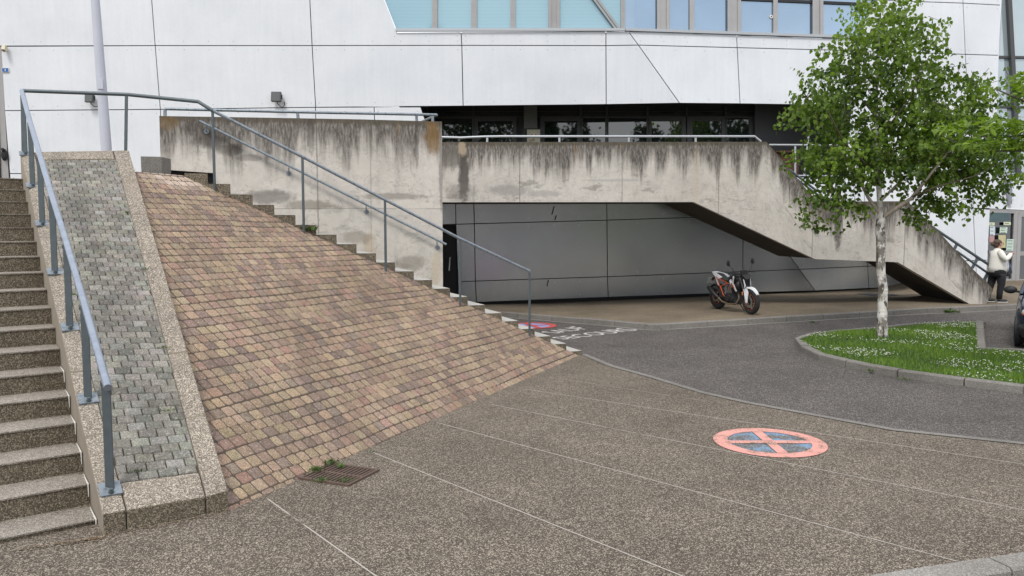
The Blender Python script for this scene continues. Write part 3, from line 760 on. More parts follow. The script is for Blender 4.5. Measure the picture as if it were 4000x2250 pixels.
def wpt(x, y, off=0): return onpl(x, y, WA + wn_ * off, wn_)
wu = lambda x, y=600: wpt(x, y).x
wv = lambda x, y: wpt(x, 462).z - wpt(x, y).z
BK_ = (.055, .047, .040); GR_ = (.22, .205, .185)
M['wall'] = weathered('weathered_concrete', 1.0, 3, True, vl=[(wu(1238), .55), (wu(1450, 850), .3)],
    blobs=[(wu(830), wv(830, 545), .30, .20, BK_, .7), (wu(900), wv(900, 590), .25, .12, BK_, .55), (wu(980), wv(980, 620), .25, .07, BK_, .4), (wu(760), wv(760, 500), .16, .12, BK_, .5), (wu(1215), wv(1215, 520), .07, .45, BK_, .5), (wu(1690), .30, .16, .35, (.19, .11, .035), .75), (wu(1628), .45, .05, .5, BK_, .5), (wu(1725), .9, .06, .8, GR_, .7), (wu(660), .12, .2, .14, (.17, .11, .05), .6),
           (wu(1050), wv(1050, 770), .5, .14, GR_, .8), (wu(1200), wv(1200, 800), .5, .10, (.17, .15, .12), .6), (wu(1530), wv(1530, 760), .7, .07, (.25, .23, .2), .7), (wu(1590), wv(1590, 790), .5, .11, (.60, .56, .5), .6), (wu(1440), wv(1440, 960), .12, .35, (.45, .36, .24), .5), (wu(1700), wv(1700, 1040), .10, .4, (.45, .36, .24), .5), (wu(1600), wv(1600, 1020), .35, .16, (.20, .18, .15), .6), (wu(1390), wv(1390, 925), .3, .14, (.22, .19, .15), .55)])
CW = thing('concrete_wall', (WA.x, WA.y, 3), 'tall raw concrete wall with dark streaks beside the right stair', 'wall')
wt = [wpt(622, 453), wpt(1000, 459), wpt(1400, 466), wpt(1726, 475)]; 
wbm = [wpt(637, 663), wpt(832, 679), wpt(834, 720), wpt(860, 720)]
wbm = [V((wt[0].x + .02, 0, 0)), ]
xl, xr = wt[0].x, wt[-1].x
def wz(x, y): p = wpt(x, y); return p
bot = [wz(625, 662), wz(832, 676), wz(838, 720), V((wz(1100, 1000).x, 0, 1.4)), V((xr, 0, -.1))]
for p in bot:
    if p.y == 0: p.y = WA.y + (p.x - WA.x) * (WB.y - WA.y) / (WB.x - WA.x)
bot[0].x = xl; 
m = MB(); facewall(m, wt, bot, None, None, 60)
bk = -wn_ * .3
m.poly([wt[0], wt[-1], wt[-1] + bk, wt[0] + bk], [(xl, 0), (xr, 0), (xr, .05), (xl, .05)])
eb = V((xr, wt[-1].y, -.1)); m.poly([wt[-1], eb, eb + bk, wt[-1] + bk], [(xr, 0), (xr, 4), (xr + .3, 4), (xr + .3, 0)])
m.poly([bot[0], wt[0], wt[0] + bk, bot[0] + bk], [(xl, 1.3), (xl, 0), (xl - .3, 0), (xl - .3, 1.3)])
q = [wt[0] + bk, wt[-1] + bk, eb + bk, bot[0] + bk]; m.poly(q[::-1], [(0, 1), (1, 1), (1, 2), (0, 2)])
m.build('wall_face', M['wall'], CW)
m = MB(); a, b, c, d, e_ = [wpt(x, y, -.12) for x, y in ((629, 655), (838, 668), (866, 692), (862, 716), (629, 700))]; m.prism([a, b, c, d, e_], -wn_ * .05); m.build('gap_strip', M['black'], CW)  # black strip set in the gap between wall bottom and landing
# terrace block left of the wall
m = MB(); a = atY(548, 610, 12.9); b = atY(632, 612, 13.0); c = atY(634, 690, 13.0); d = atY(552, 690, 12.9); m.prism([a, b, c, d], (0, .35, 0)); o = m.build('concrete_block', M['kerb'], org=a, label='small grey concrete block at the left end of the stained wall', cat='concrete block'); bevel(o, .012)
# bridge parapet + outer stair
BY = 20.0
btop = [(1700, 555), (2994, 554), (3037, 603), (3106, 688), (3176, 769), (3190, 787), (3545, 786), (3663, 900), (3801, 1052), (3862, 1110), (3880, 1132)]
bbot = [(1700, 790), (2710, 789), (3183, 1012), (3507, 1024), (3793, 1191), (3853, 1189), (3880, 1133)]
BT = [atY(x, y, BY) for x, y in btop]; BB = [atY(x, y, BY) for x, y in bbot]
ES = thing('elevated_stair', (BT[-1].x, BY, .35), 'raised raw concrete bridge and stair descending to the right', 'stair')
m = MB(); facewall(m, BT, BB, None, None, 90)
bk = V((0, .22, 0)); 
for a, b in zip(BT, BT[1:]): m.poly([a, b, b + bk, a + bk], [(a.x, 0), (b.x, 0), (b.x, .04), (a.x, .04)])
for a, b in zip(BB, BB[1:]): m.poly([b, a, a + bk, b + bk], [(b.x, 1.), (a.x, 1.), (a.x, 1.2), (b.x, 1.2)])
# back of parapet
xsb = [p + bk for p in BT] ; xbb = [p + bk for p in BB]; m.poly([*xsb, *xbb[::-1]][::-1], [(p.x * .3, 3) for p in ([*xsb, *xbb[::-1]][::-1])])
bu = lambda x: atY(x, 700, BY).x
M['beam'] = weathered('weathered_concrete_grey', 1.05, 11, vl=[(bu(2030), .65), (bu(2430), .45), (bu(2808), .5), (bu(3180), .5), (bu(3543), .6)],
    blobs=[(bu(1812), .85, .16, .75, BK_, .85), (bu(1800), 1.25, .45, .25, (.16, .145, .13), .5), (bu(1760), .35, .35, .35, (.14, .125, .11), .7), (bu(1806), .16, .12, .22, (.42, .34, .24), .7), (bu(1990), 1.2, .6, .16, (.26, .25, .23), .6), (bu(2120), 1.28, .5, .10, (.28, .27, .25), .5), (bu(2400), .95, .9, .04, (.33, .32, .30), .5), (bu(3280), .55, .12, .75, BK_, .75), (bu(3240), .3, .25, .35, (.10, .085, .07), .6), (bu(2720), .9, .10, .9, (.50, .42, .32), .4)])
m.build('parapet', M['beam'], ES)
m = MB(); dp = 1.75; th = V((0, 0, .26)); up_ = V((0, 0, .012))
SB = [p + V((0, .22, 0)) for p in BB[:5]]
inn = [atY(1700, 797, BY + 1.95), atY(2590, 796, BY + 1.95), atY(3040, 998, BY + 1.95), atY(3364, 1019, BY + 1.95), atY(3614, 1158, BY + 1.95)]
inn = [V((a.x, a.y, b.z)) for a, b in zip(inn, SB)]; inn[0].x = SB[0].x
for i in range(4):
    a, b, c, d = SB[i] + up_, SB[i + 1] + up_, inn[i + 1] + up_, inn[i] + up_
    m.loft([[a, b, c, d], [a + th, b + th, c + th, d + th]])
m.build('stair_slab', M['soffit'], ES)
# steps on the outer stair (seen from the side only as treads behind the parapet)
for i in range(10):
    t = i / 10; p = SB[1].lerp(SB[2], t); m = MB(); m.box((p.x + .12, BY + 1.1, p.z + .34), (.3, 1.6, .16)); m.build('step', M['conc'], ES)
    p = SB[3].lerp(SB[4], t); m = MB(); m.box((p.x + .12, BY + 1.1, p.z + .34), (.3, 1.6, .16)); m.build('step', M['conc'], ES)
m = MB(); p = BB[5]; 

# ------------------------------------------------------------------ building
BD = thing('building', (0, 22, 3), 'large white clad building with angular window band above the stairs', 'building')
nL = V((0, -1, -.045)).normalized(); PL0 = atY(1650, 412, 22.0)
fa, fb, fc = onpl(2455, 123, PL0, nL), onpl(2655, 403, PL0, nL), atY(3860, 900, 22.9)
nR = (fb - fa).cross(fc - fa).normalized(); nR = nR if nR.y < 0 else -nR
WL0, WL1, WL2 = atY(1850, 1180, 22.4), atY(3530, 1118, 24.4), atY(1850, 800, 22.1)
nW = (WL1 - WL0).cross(WL2 - WL0).normalized(); nW = nW if nW.y < 0 else -nW
PLN = {'L': (PL0, nL), 'R': (fb, nR), 'W': (WL0, nW)}
def fp(pl_, x, y, off=0.):
    P0, n = PLN[pl_]; return onpl(x, y, P0 + n * off, n)
def shrink(P, d):
    n = len(P); c = sum(P, V((0, 0, 0))) / n; nn = (P[1] - P[0]).cross(P[2] - P[1]).normalized(); o = []
    ar = V((0, 0, 0))
    for i in range(n): ar += P[i].cross(P[(i + 1) % n])
    nn = ar.normalized()
    for i in range(n):
        a, b, c_ = P[i - 1], P[i], P[(i + 1) % n]; t1 = (b - a).normalized(); t2 = (c_ - b).normalized(); m1 = nn.cross(t1); m2 = nn.cross(t2)
        k = (m1 + m2); k = k / max(.3, (1 + m1.dot(m2))); o.append(b + k * d)
    return o
def panels(name, pl_, polys, mat, gap=.012, th=.035, bolts=True, parent=BD):
    m = MB(); n = PLN[pl_][1]
    for q in polys:
        P = [fp(pl_, *p) for p in q]; P = shrink(P, gap)
        m.cur = 0; m.prism(P, -n * th)
        if bolts:
            m.cur = 1; Q = shrink(P, .10); N = len(Q)
            for i in range(N):
                a, b = Q[i], Q[(i + 1) % N]; L_ = (b - a).length
                if L_ < .6 or abs((b - a).normalized().z) > .75: continue
                k = max(1, round(L_ / .72))
                for j in range(k + 1): m.disc(a + (b - a) * (j / k) + n * .004, n, .011, 6)
    return m.build(name, [mat, M['bolt']], parent)
H1 = 178
panels('cladding', 'L', [
    [(-500, -200), (577, -200), (606, H1), (-500, H1 + 3)], [(577, -200), (1200, -200), (1219, H1), (606, H1)],
    [(1200, -200), (1423, -200), (1503, 0), (1552, 126), (1801, 124), (1804, H1 - 1), (1219, H1)],
    [(1801, 124), (2367, 121), (2367, H1), (1804, H1 - 1)], [(2367, 121), (2455, 123), (2494, 176), (2367, H1)],
    [(3, H1 + 3), (606, H1), (626, 427), (18, 432)], [(606, H1), (1219, H1), (1233, 419), (626, 427)], [(1219, H1), (1804, H1 - 1), (1809, 414), (1233, 419)],
    [(1804, H1 - 1), (2367, H1), (2368, 408), (1809, 414)], [(2367, H1), (2494, 176), (2655, 403), (2368, 408)],
    [(18, 432), (626, 427), (640, 678), (38, 678)], [(38, 678), (640, 678), (644, 760), (42, 760)],
    [(626, 427), (1232, 419), (1244, 760), (644, 760)], [(1232, 419), (1461, 418), (1474, 760), (1244, 760)], [(1461, 418), (1643, 418), (1661, 470), (1755, 760), (1474, 760)]], M['clad'])
panels('cladding', 'R', [
    [(2455, 123), (2877, 137), (2880, 186), (2494, 176)], [(2877, 137), (3350, 153), (3352, 198), (2880, 186)],
    [(2494, 176), (2880, 186), (2891, 405), (2655, 403)], [(2880, 186), (3352, 198), (3330, 412), (2891, 405)],
    [(3470, -200), (3752, -200), (3762, 12), (3418, 0)], [(3418, 0), (3762, 12), (3771, 212), (3352, 198), (3350, 153)],
    [(3752, -200), (3925, -200), (3911, 20), (3762, 12)], [(3762, 12), (3911, 20), (3903, 216), (3771, 212)],
    [(3352, 198), (3771, 212), (3801, 813), (3378, 803), (3374, 692), (3292, 692), (3330, 412)],
    [(3771, 212), (3903, 216), (3886, 683), (4350, 690), (4350, 826), (3801, 813)],
    [(3060, 692), (3374, 692), (3378, 803), (3080, 796)], [(3080, 796), (3378, 803), (3382, 900), (3084, 895)],
    [(3378, 803), (3801, 813), (3811, 1018), (3640, 1022), (3640, 1000), (3382, 1000)], [(3801, 813), (3868, 818), (3858, 1016), (3811, 1018)],
    [(3640, 1022), (3811, 1018), (3816, 1108), (3640, 1114)], [(3811, 1018), (3858, 1016), (3850, 1100), (3816, 1108)]], M['clad'])
# backing behind the joints
def slab(name, pl_, poly, off, mat, th=.08, parent=BD):
    n = PLN[pl_][1]; m = MB(); m.prism([fp(pl_, *p, -off) for p in poly], -n * th); return m.build(name, mat, parent)
slab('backing_wall', 'L', [(0, 400), (1643, 420), (1750, 758), (30, 758)], .05, M['joint'])
slab('backing_wall', 'L', [(-480, -195), (1420, -195), (1550, 130), (2450, 128), (2650, 400), (1645, 415), (0, 420), (0, 185), (-480, 185)], .05, M['joint'])
slab('backing_wall', 'R', [(2462, 132), (3352, 160), (3325, 405), (2662, 398)], .05, M['joint'])
slab('backing_wall', 'R', [(3480, -195), (3915, -195), (3895, 300), (3885, 690), (4340, 695), (4340, 820), (3866, 812), (3848, 1095), (3650, 1105), (3645, 990), (3390, 990), (3370, 890), (3090, 885), (3068, 698), (3300, 698), (3340, 410), (3356, 150)], .05, M['joint'])
slab('backing_wall', 'L', [(2440, 126), (2476, 126), (2676, 402), (2630, 404)], .075, M['joint'])
# lower shaded wall under the bridge
panels('cladding', 'W', [
    [(1690, 740), (1779, 740), (1781, 876), (1690, 879)], [(1779, 740), (1849, 740), (1853, 874), (1781, 876)], [(1849, 740), (2369, 740), (2371, 860), (1853, 874)],
    [(2369, 740), (2902, 740), (2902, 843), (2371, 860)],
    [(1781, 876), (1853, 874), (1857, 1098), (1789, 1101)], [(1853, 874), (2371, 860), (2373, 1081), (1857, 1098)], [(2371, 860), (2902, 843), (2902, 1061), (2373, 1081)],
    [(1789, 1101), (1857, 1098), (1861, 1181), (1791, 1184)], [(1857, 1098), (2373, 1081), (2376, 1161), (1861, 1181)], [(2373, 1081), (2902, 1061), (2902, 1143), (2376, 1161)],
    [(2902, 740), (2985, 740), (3000, 880), (3123, 1052), (2902, 1061)], [(2902, 1061), (3123, 1052), (3185, 1136), (2902, 1143)]], M['cladshade'])
panels('cladding', 'W', [
    [(3000, 880), (3380, 866), (3389, 1040), (3123, 1052)], [(3123, 1052), (3389, 1040), (3395, 1126), (3185, 1136)], [(3389, 1040), (3700, 1026), (3700, 1112), (3395, 1126)], [(3380, 866), (3690, 850), (3700, 1026), (3389, 1040)]], M['cladlit'])
slab('backing_wall', 'W', [(1695, 745), (2980, 745), (3005, 885), (3680, 860), (3690, 1105), (2902, 1138), (1795, 1178), (1785, 880), (1742, 880)], .05, M['joint'])
slab('plinth', 'W', [(1700, 1120), (3700, 1085), (3700, 1160), (1700, 1235)], .22, M['dark'])
slab('door_leaf', 'W', [(1690, 870), (1784, 870), (1794, 1200), (1690, 1200)], .10, M['black'])
m = MB(); a = fp('W', 1757, 1008, .05); m.tube([a + V((0, .15, 0)), a, a + V((-.02, -.02, -.35))], .022, 8); m.build('door_handle', M['lightsteel'], bpy.data.objects['door_leaf'])
# tear marks on the shaded panels
m = MB()
for a, b in [((2165, 805), (2156, 838)), ((2173, 842), (2167, 860)), ((2142, 1093), (2137, 1118))]:
    A, B = fp('W', *a, .006), fp('W', *b, .006); m = MB(); m.bar(A, B, .03, .004, (0, 1, 0)); m.build('scratch', M['dark'], BD)
# recess behind the bridge
GY = 23.95
g = lambda x, y, o=0.: atY(x, y, GY + o)
m = MB(); fl_ = [fp('L', 1643, 418, -.06), fp('L', 2655, 404, -.06), fp('R', 3330, 412, -.06)]
bkp = [g(1600, 418), g(2680, 408), g(3360, 412, 1.5)]
for i in range(2):
    a, b, c, d = fl_[i], fl_[i + 1], bkp[i + 1], bkp[i]; u = V((0, 0, .03)); m.loft([[a, b, c, d], [a + u, b + u, c + u, d + u]])
m.build('recess_ceiling', M['darkpanel'], BD)
m = MB(); m.prism([g(1560, 395), g(2952, 395), g(2952, 640), g(1560, 640)], (0, .1, 0)); m.build('recess_back', M['darkpanel'], BD)
m = MB(); a, b = g(2950, 395, -.25), atY(3420, 395, 26.2); c, d = atY(3420, 700, 26.2), g(2950, 700, -.25); m.prism([a, b, c, d], (0, .1, 0)); m.build('recess_side_wall', simple('dark_render', (.075, .076, .08), .8, var=.1), BD)
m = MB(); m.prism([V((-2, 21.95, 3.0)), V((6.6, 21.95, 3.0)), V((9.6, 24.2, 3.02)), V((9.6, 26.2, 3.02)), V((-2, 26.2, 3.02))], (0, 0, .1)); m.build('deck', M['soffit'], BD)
m = MB(); a = fp('L', 1643, 418, -.02); b = fp('L', 1700, 590, -.02); m.prism([a, b, V((b.x, GY, b.z)), V((a.x, GY, a.z))], (-.03, 0, 0)); m.build('recess_reveal', M['darkpanel'], BD)
def fbox(m, x0, y0, x1, y1, Y, th, pl_=None):
    if pl_: P = [fp(pl_, *q, Y) for q in ((x0, y0), (x1, y0), (x1, y1), (x0, y1))]; m.prism(P, PLN[pl_][1] * th)
    else: P = [atY(*q, Y) for q in ((x0, y0), (x1, y0), (x1, y1), (x0, y1))]; m.prism(P, (0, -th, 0))
def win_frame(x0, y0, x1, y1, fx0, fy0, fx1, fy1, Y, th=.07, fmat='darkframe', gmat='glass', name='window', pl_=None):
    m = MB()
    for r in ((x0, y0, x1, fy0), (x0, fy1, x1, y1), (x0, fy0, fx0, fy1), (fx1, fy0, x1, fy1)):
        if r[2] - r[0] > .5 and r[3] - r[1] > .5: fbox(m, *r, Y, th, pl_)
    f = m.build(name, M[fmat], BD); m = MB(); fbox(m, fx0, fy0, fx1, fy1, Y, .02, pl_); m.build('pane', M[gmat], f); return f
by = 620
for q in [(1700, 455, 1851, by, 1702, 463, 1845, by), (1853, 455, 2018, by, 1867, 474, 2003, by), (2110, 455, 2268, by, 2127, 474, 2254, by), (2270, 455, 2372, by, 2275, 462, 2364, by), (2373, 455, 2531, by, 2376, 462, 2525, by),
          (2533, 455, 2678, by, 2544, 474, 2661, by), (2682, 455, 2832, by, 2703, 474, 2817, by), (2834, 455, 2946, by, 2838, 462, 2925, by)]:
    win_frame(*q, GY - .02)
m = MB()
for a, b in [(1845, 1852), (2018, 2020), (2264, 2272), (2366, 2374), (2525, 2533), (2677, 2684), (2829, 2836), (1667, 1670)]: fbox(m, a, 416, b, 456, GY - .02, .06)
for y in (434, 454): fbox(m, 1700, y, 2946, y + 2.2, GY - .02, .05)
m.build('transom', M['darkframe'], BD)
for x in (1740, 2587, 2744, 2862): m = MB(); fbox(m, x, 440, x + 44, 444, GY - .03, .03); m.build('air_vent', M['black'], BD)
m = MB(); fbox(m, 2046, 405, 2097, 640, GY - .1, .28); m.build('column', M['greycol'], BD)
m = MB(); m.disc(g(2551, 484, -.06), (0, -1, 0), .045, 16); m.build('round_sticker', simple('green_sticker', (.25, .36, .05), .6), BD)
# top window band
def band(x0, y0, x1, y1, pl_, mat, tl_=0, name='window'):
    m = MB(); P = [fp(pl_, *q, -.10) for q in ((x0 - tl_, y0), (x1, y0), (x1, y1), (x0, y1))]; m.prism(P, -PLN[pl_][1] * .02)
    return m.build(name, M[mat], BD)
sl = lambda y: 1503 + (y - 0) * .394
m = MB(); P = [fp('L', *q, -.10) for q in ((sl(-200) , -200), (1690, -200), (1690, 119), (sl(119), 119))]; m.prism(P, -nL * .02); m.build('window', M['blind'], BD)
for x0, x1 in [(1708, 1842), (1862, 1995), (2012, 2143), (2185, 2302)]: band(x0, -200, x1, 119, 'L', 'blind')
band(2302, -200, 2425, 119, 'L', 'blind')
band(2440, -200, 2480, 119, 'L', 'blue')
for x0, x1 in [(2480, 2568), (2612, 2694), (2708, 2843)]: band(x0, -200, x1, 122 + (x1 - 2440) * .028, 'R', 'blue')
for x0, x1 in [(2890, 3020), (3034, 3175), (3212, 3420)]: band(x0, -200, x1, 120 + (x1 - 2440) * .034, 'R', 'blue')
def mull(m, x0, x1, pl_, y1=120, lean=0):
    P = [fp(pl_, *q, -.09) for q in ((x0 - 0, -200), (x1, -200), (x1, y1), (x0, y1))]; m.prism(P, PLN[pl_][1] * .05)
    if x1 - x0 > 25:
        for a, b in ((x0, x0 + 11), (x1 - 11, x1)):
            P = [fp(pl_, *q, -.04) for q in ((a, -200), (b, -200), (b, y1), (a, y1))]; m.prism(P, PLN[pl_][1] * .03)
for x0, x1 in [(1689, 1709), (1841, 1863), (1994, 2013), (2142, 2186), (2424, 2441)]: m = MB(); mull(m, x0, x1, 'L'); m.build('mullion', M['frame'], BD)
for x0, x1 in [(2566, 2614), (2692, 2709), (2841, 2892), (3018, 3035), (3173, 3213)]: m = MB(); mull(m, x0, x1, 'R', 122 + (x1 - 2440) * .032); m.build('mullion', M['frame'], BD)
m = MB()
for d0, d1 in ((0, 9), (13, 24)):
    P = [fp('L', *q, -.02) for q in ((2170 + d0, -200), (2170 + d1, -200), (2405 + d1, 119), (2405 + d0, 119))]; m.prism(P, nL * .03)
m.build('diagonal_bar', M['frame'], BD)
m = MB(); 
for a, b, p_ in (((1548, 119), (2440, 118), 'L'), ((2440, 119), (3352, 149), 'R')):
    A, B = fp(p_, *a, -.06), fp(p_, *b, -.06); up3 = V((0, 0, .035)); n = PLN[p_][1]; m.loft([[A - up3, A + up3, A + up3 + n * .12, A - up3 + n * .12], [B - up3, B + up3, B + up3 + n * .12, B - up3 + n * .12]])
m.build('window_sill', M['lightsteel'], BD)
m = MB()
P = [fp('R', *q, -.09) for q in ((2890, -10), (3420, 14), (3420, 24), (2890, 2))]; m.prism(P, nR * .03)
m.build('roller_box', M['dark'], BD)
m = MB(); m.torus(fp('R', 3013, 66, -.08), (0, 1, 0), .035, .018, 14, 6); m.build('window_sticker', M['white'], BD)
# glazed curtain wall far right
m = MB(); P = [fp('R', *q, -.12) for q in ((3925, -200), (4500, -200), (4500, 683), (3886, 676), (3897, 302), (3905, 180))]; m.prism(P, -nR * .03); m.build('window', M['curtain'], BD)
m = MB()
for a, b in (((3930, -200), (3978, 690)), ((4110, -200), (4160, 690))):
    A, B = fp('R', *a, -.03), fp('R', *b, -.03); m = MB(); m.bar(A, B, .11, .12, (0, 1, 0)); m.build('mullion', M['darkframe'], BD)
for (a, b) in (((3899, 222), (4500, 230)), ((3895, 417), (4500, 422))):
    A, B = fp('R', *a, -.08), fp('R', *b, -.08); m = MB(); m.bar(A, B, .06, .04, (0, 1, 0)); m.build('transom', M['darkframe'], BD)
m = MB(); A, B = fp('R', 3883, 681, -.05), fp('R', 4500, 688, -.05); m.bar(A, B, .1, .14, (0, 1, 0)); m.build('window_sill', M['lightsteel'], BD)
m = MB(); A, B = fp('R', 3938, 700, .05), fp('R', 3944, 798, .05); m.tube([A, B], [.085, .06], 12); m.build('wall_lamp', simple('grey_lamp_tube', (.25, .26, .3), .5), label='slim grey tubular light on the white wall above the glass entrance', cat='wall light')
# ground floor entrance, right
D = lambda x, y, o=0.: fp('R', x, y, o)
m = MB(); P = [D(3868, 817, -.10), D(4400, 835, -.10), D(4400, 1110, -.10), D(3850, 1100, -.10)]; m.prism(P, -nR * .03); door = m.build('entrance_glass', M['glass'], BD)
m = MB()
def dbar(x0, y0, x1, y1, w_, off=-.06): m.bar(D(x0, y0, off), D(x1, y1, off), w_, .06, (0, 1, 0))
dbar(3862, 822, 4300, 838, .12); dbar(3862, 984, 3962, 986, .09); dbar(3968, 824, 3958, 1096, .13); dbar(3982, 838, 3972, 1096, .10, -.04); dbar(3978, 990, 4300, 992, .12, -.04); dbar(3978, 840, 4300, 848, .1, -.04)
dbar(3850, 1094, 4300, 1102, .10); dbar(3852, 990, 3850, 1094, .05)
m.build('entrance_frame', M['frame'], BD)
A = D(3845, 1100, .1); m = MB(); m.prism([D(3800, 1112, -.3), D(4400, 1112, -.3), D(4400, 1104, .25), D(3800, 1104, .25)], (0, 0, -.25)); m.build('threshold', M['kerb'], BD)
# left edge glazed door strip
m = MB(); P = [fp('L', *q, -.02) for q in ((-300, H1 + 4), (4, H1 + 4), (38, 760), (-300, 760))]; m.prism(P, -nL * .05); dl = m.build('glazed_door', M['frame'], BD)
m = MB(); P = [fp('L', *q, .0) for q in ((-280, H1 + 14), (-16, H1 + 14), (6, 750), (-280, 750))]; m.prism(P, nL * .01); m.build('pane', M['glass'], dl)
m = MB(); a = fp('L', 17, 605, .06); m.ell(a, (.09, .05, .17), 10, 6); m.tube([a + V((0, 0, .1)), a + V((0, -.08, .16))], .04, 8); m.build('door_handle', M['black'], dl)
# small things fixed to the wall -----------------------------------------------
def spot(x, y, s, label):
    P = fp('L', x, y, 0); root = thing('floodlight', P[:], label, 'floodlight', 'square floodlights on the white wall')
    m = MB(); n = nL; c = P + n * .16; Mx = Matrix.Rotation(math.radians(-8), 3, 'X')
    m.box(c, (s, .10, s), M=Mx); o = m.build('housing', simple('floodlight_grey', (.085, .09, .09), .5), root); bevel(o, .015)
    m = MB(); m.box(c + V((0, -.062, -.005)), (s * .86, .012, s * .84), M=Mx); m.build('lens', simple('floodlight_lens', (.10, .105, .105), .25), root)
    m = MB(); m.box(P + n * .055, (.08, .11, .05)); m.box(c + V((s * .5 + .01, .02, 0)), (.02, .05, .12)); m.build('bracket', M['dark'], root)
    m = MB(); m.tube([c + V((0, .04, -s / 2)), c + V((.02, .03, -s * .62)), c + V((.10, .02, -s * .95)), c + V((.16, .03, -s * 1.0)), c + V((.19, .10, -s * .75)), c + V((.17, .15, -s * .4))], .011, 6); m.build('cable', M['black'], root)
spot(1086, 381, .27, 'square grey floodlight hanging on the wall above the stained wall')
spot(362, 386, .23, 'square grey floodlight beside the pole, half behind the top rail')
P = fp('L', 19, 190, .1); root = thing('security_camera', P[:], 'cream wall sensor box high on the wall, left of the pole', 'wall sensor')
m = MB(); Mx = Matrix.Rotation(math.radians(-18), 3, 'X'); m.box(P + V((0, -.02, 0)), (.10, .12, .16), M=Mx); o = m.build('body', simple('cream_plastic', (.58, .54, .42), .6), root); bevel(o, .012)
m = MB(); m.box(P + V((.01, -.10, -.06)), (.075, .05, .03), M=Mx); m.build('lens', simple('brown_lens', (.16, .09, .06), .4), root)
P = fp('L', 21, 273.5, .02); root = thing('house_number_sign', P[:], 'small blue enamel plate with white number 1', 'sign')
m = MB(); m.box(P, (.185, .012, .12)); m.build('plate', M['white'], root)
m = MB(); m.box(P + V((0, -.008, 0)), (.165, .006, .10)); m.build('enamel', simple('blue_enamel', (.03, .11, .33), .3), root)
lettering('number', '1', lambda u, v: P + V((-.008 + u * .02, -.0125, -.03 + v * .06)), M['white'], root)
# meter cabinet with stickers on the deck
P = atY(2084, 600, 23.9); root = thing('meter_cabinet', (P.x, 23.4, 3.12), 'cream metal cabinet with a small red and white flag sticker', 'cabinet')
m = MB(); a, b = atY(2041, 501, 23.3), atY(2110, 501, 23.3); m.prism([a, b, V((b.x, 23.3, 3.1)), V((a.x, 23.3, 3.1))], (0, .4, 0)); m.build('casing', M['dark'], root)
m = MB(); a, b = atY(2059, 506, 23.25), atY(2110, 506, 23.25); m.prism([a, b, V((b.x, 23.25, 3.1)), V((a.x, 23.25, 3.1))], (0, .06, 0)); m.build('door', simple('cream_metal', (.42, .40, .30), .6, var=.08), root)
cx_, cz_ = atY(2086, 528, 23.23).x, atY(2086, 528, 23.23).z
m = MB(); w2, h2 = .068, .032
m.cur = 0; m.prism([V((cx_ - w2, 23.245, cz_ - h2)), V((cx_ + w2, 23.245, cz_ - h2)), V((cx_ + w2, 23.245, cz_ + h2)), V((cx_ - w2, 23.245, cz_ + h2))], (0, -.004, 0))
m.cur = 1
for s_ in (-1, 1): m.box((cx_ + s_ * w2 * .75, 23.238, cz_), (w2 * .5, .004, h2 * 2))
lf = [(0, 1), (.18, .55), (.42, .65), (.38, .2), (.8, .3), (.62, -.05), (.75, -.25), (.1, -.45), (.06, -.95), (-.06, -.95), (-.1, -.45), (-.75, -.25), (-.62, -.05), (-.8, .3), (-.38, .2), (-.42, .65), (-.18, .55)]
m.prism([V((cx_ + x * .026, 23.24, cz_ + y * .026)) for x, y in lf][::-1], (0, -.004, 0))
m.build('flag_sticker', [M['white'], simple('flag_red', (.42, .03, .03), .5)], root)
m = MB(); c = atY(2084, 545, 23.24); m.box(c, (.05, .006, .06)); c = atY(2074, 551, 23.24); m.torus(c, (0, 1, 0), .035, .007, 16, 5); m.build('warning_stickers', simple('sticker_red_brown', (.25, .13, .10), .5), root)
# posters on the entrance glass
def poster(x0, y0, x1, y1, c, label, lines=0, name='poster', shift=0):
    P = [D(x0 + shift, y0, -.02), D(x1 + shift, y0, -.02), D(x1, y1, -.02), D(x0, y1, -.02)]; m = MB(); m.prism(P, nR * .006)
    r = m.build(name, simple(name + '_paper', c, .7, var=.06, sc_=14), org=P[0], label=label, cat='poster', group='papers taped to the entrance glass')
    if lines:
        m = MB(); up2 = nR * .009
        for i in range(lines):
            v = .14 + .78 * i / max(1, lines - 1) if lines > 1 else .5; a = P[0].lerp(P[3], v).lerp(P[1].lerp(P[2], v), .12) + up2; b = P[0].lerp(P[3], v).lerp(P[1].lerp(P[2], v), R.uniform(.6, .9)) + up2; m.bar(a, b, .012, .002, (0, 1, 0))
        m.build('print_lines', M['dark'], r)
    return r
poster(3920, 867, 3948, 879, (.55, .60, .42), 'small pale green paper strip at the top of the glass', 1)
poster(3862, 869, 3885, 881, (.55, .60, .42), 'small pale green paper strip beside the white wall edge', 1)
poster(3904, 887, 3933, 911, (.50, .62, .52), 'pale mint notice tilted below the green strip', 3, shift=2)
poster(3866, 884, 3886, 919, (.55, .62, .66), 'white notice at the left edge of the glass', 3)
poster(3900, 918, 3928, 968, (.48, .45, .26), 'yellow green illustrated poster right of the woman', 0)
poster(3930, 934, 3957, 980, (.48, .60, .52), 'mint timetable sheet with dark ruled lines', 4, shift=2)
poster(3864, 921, 3884, 945, (.42, .24, .24), 'reddish poster just above the woman', 0)
m = MB(); P = [D(*q, -.03) for q in ((3866, 830), (3945, 832), (3942, 862), (3864, 866))]; m.prism(P, nR * .004); m.build('poster', simple('faded_banner', (.07, .11, .12), .5, var=.4, sc_=6), org=P[0], label='dark teal banner across the top of the entrance glass', cat='banner')
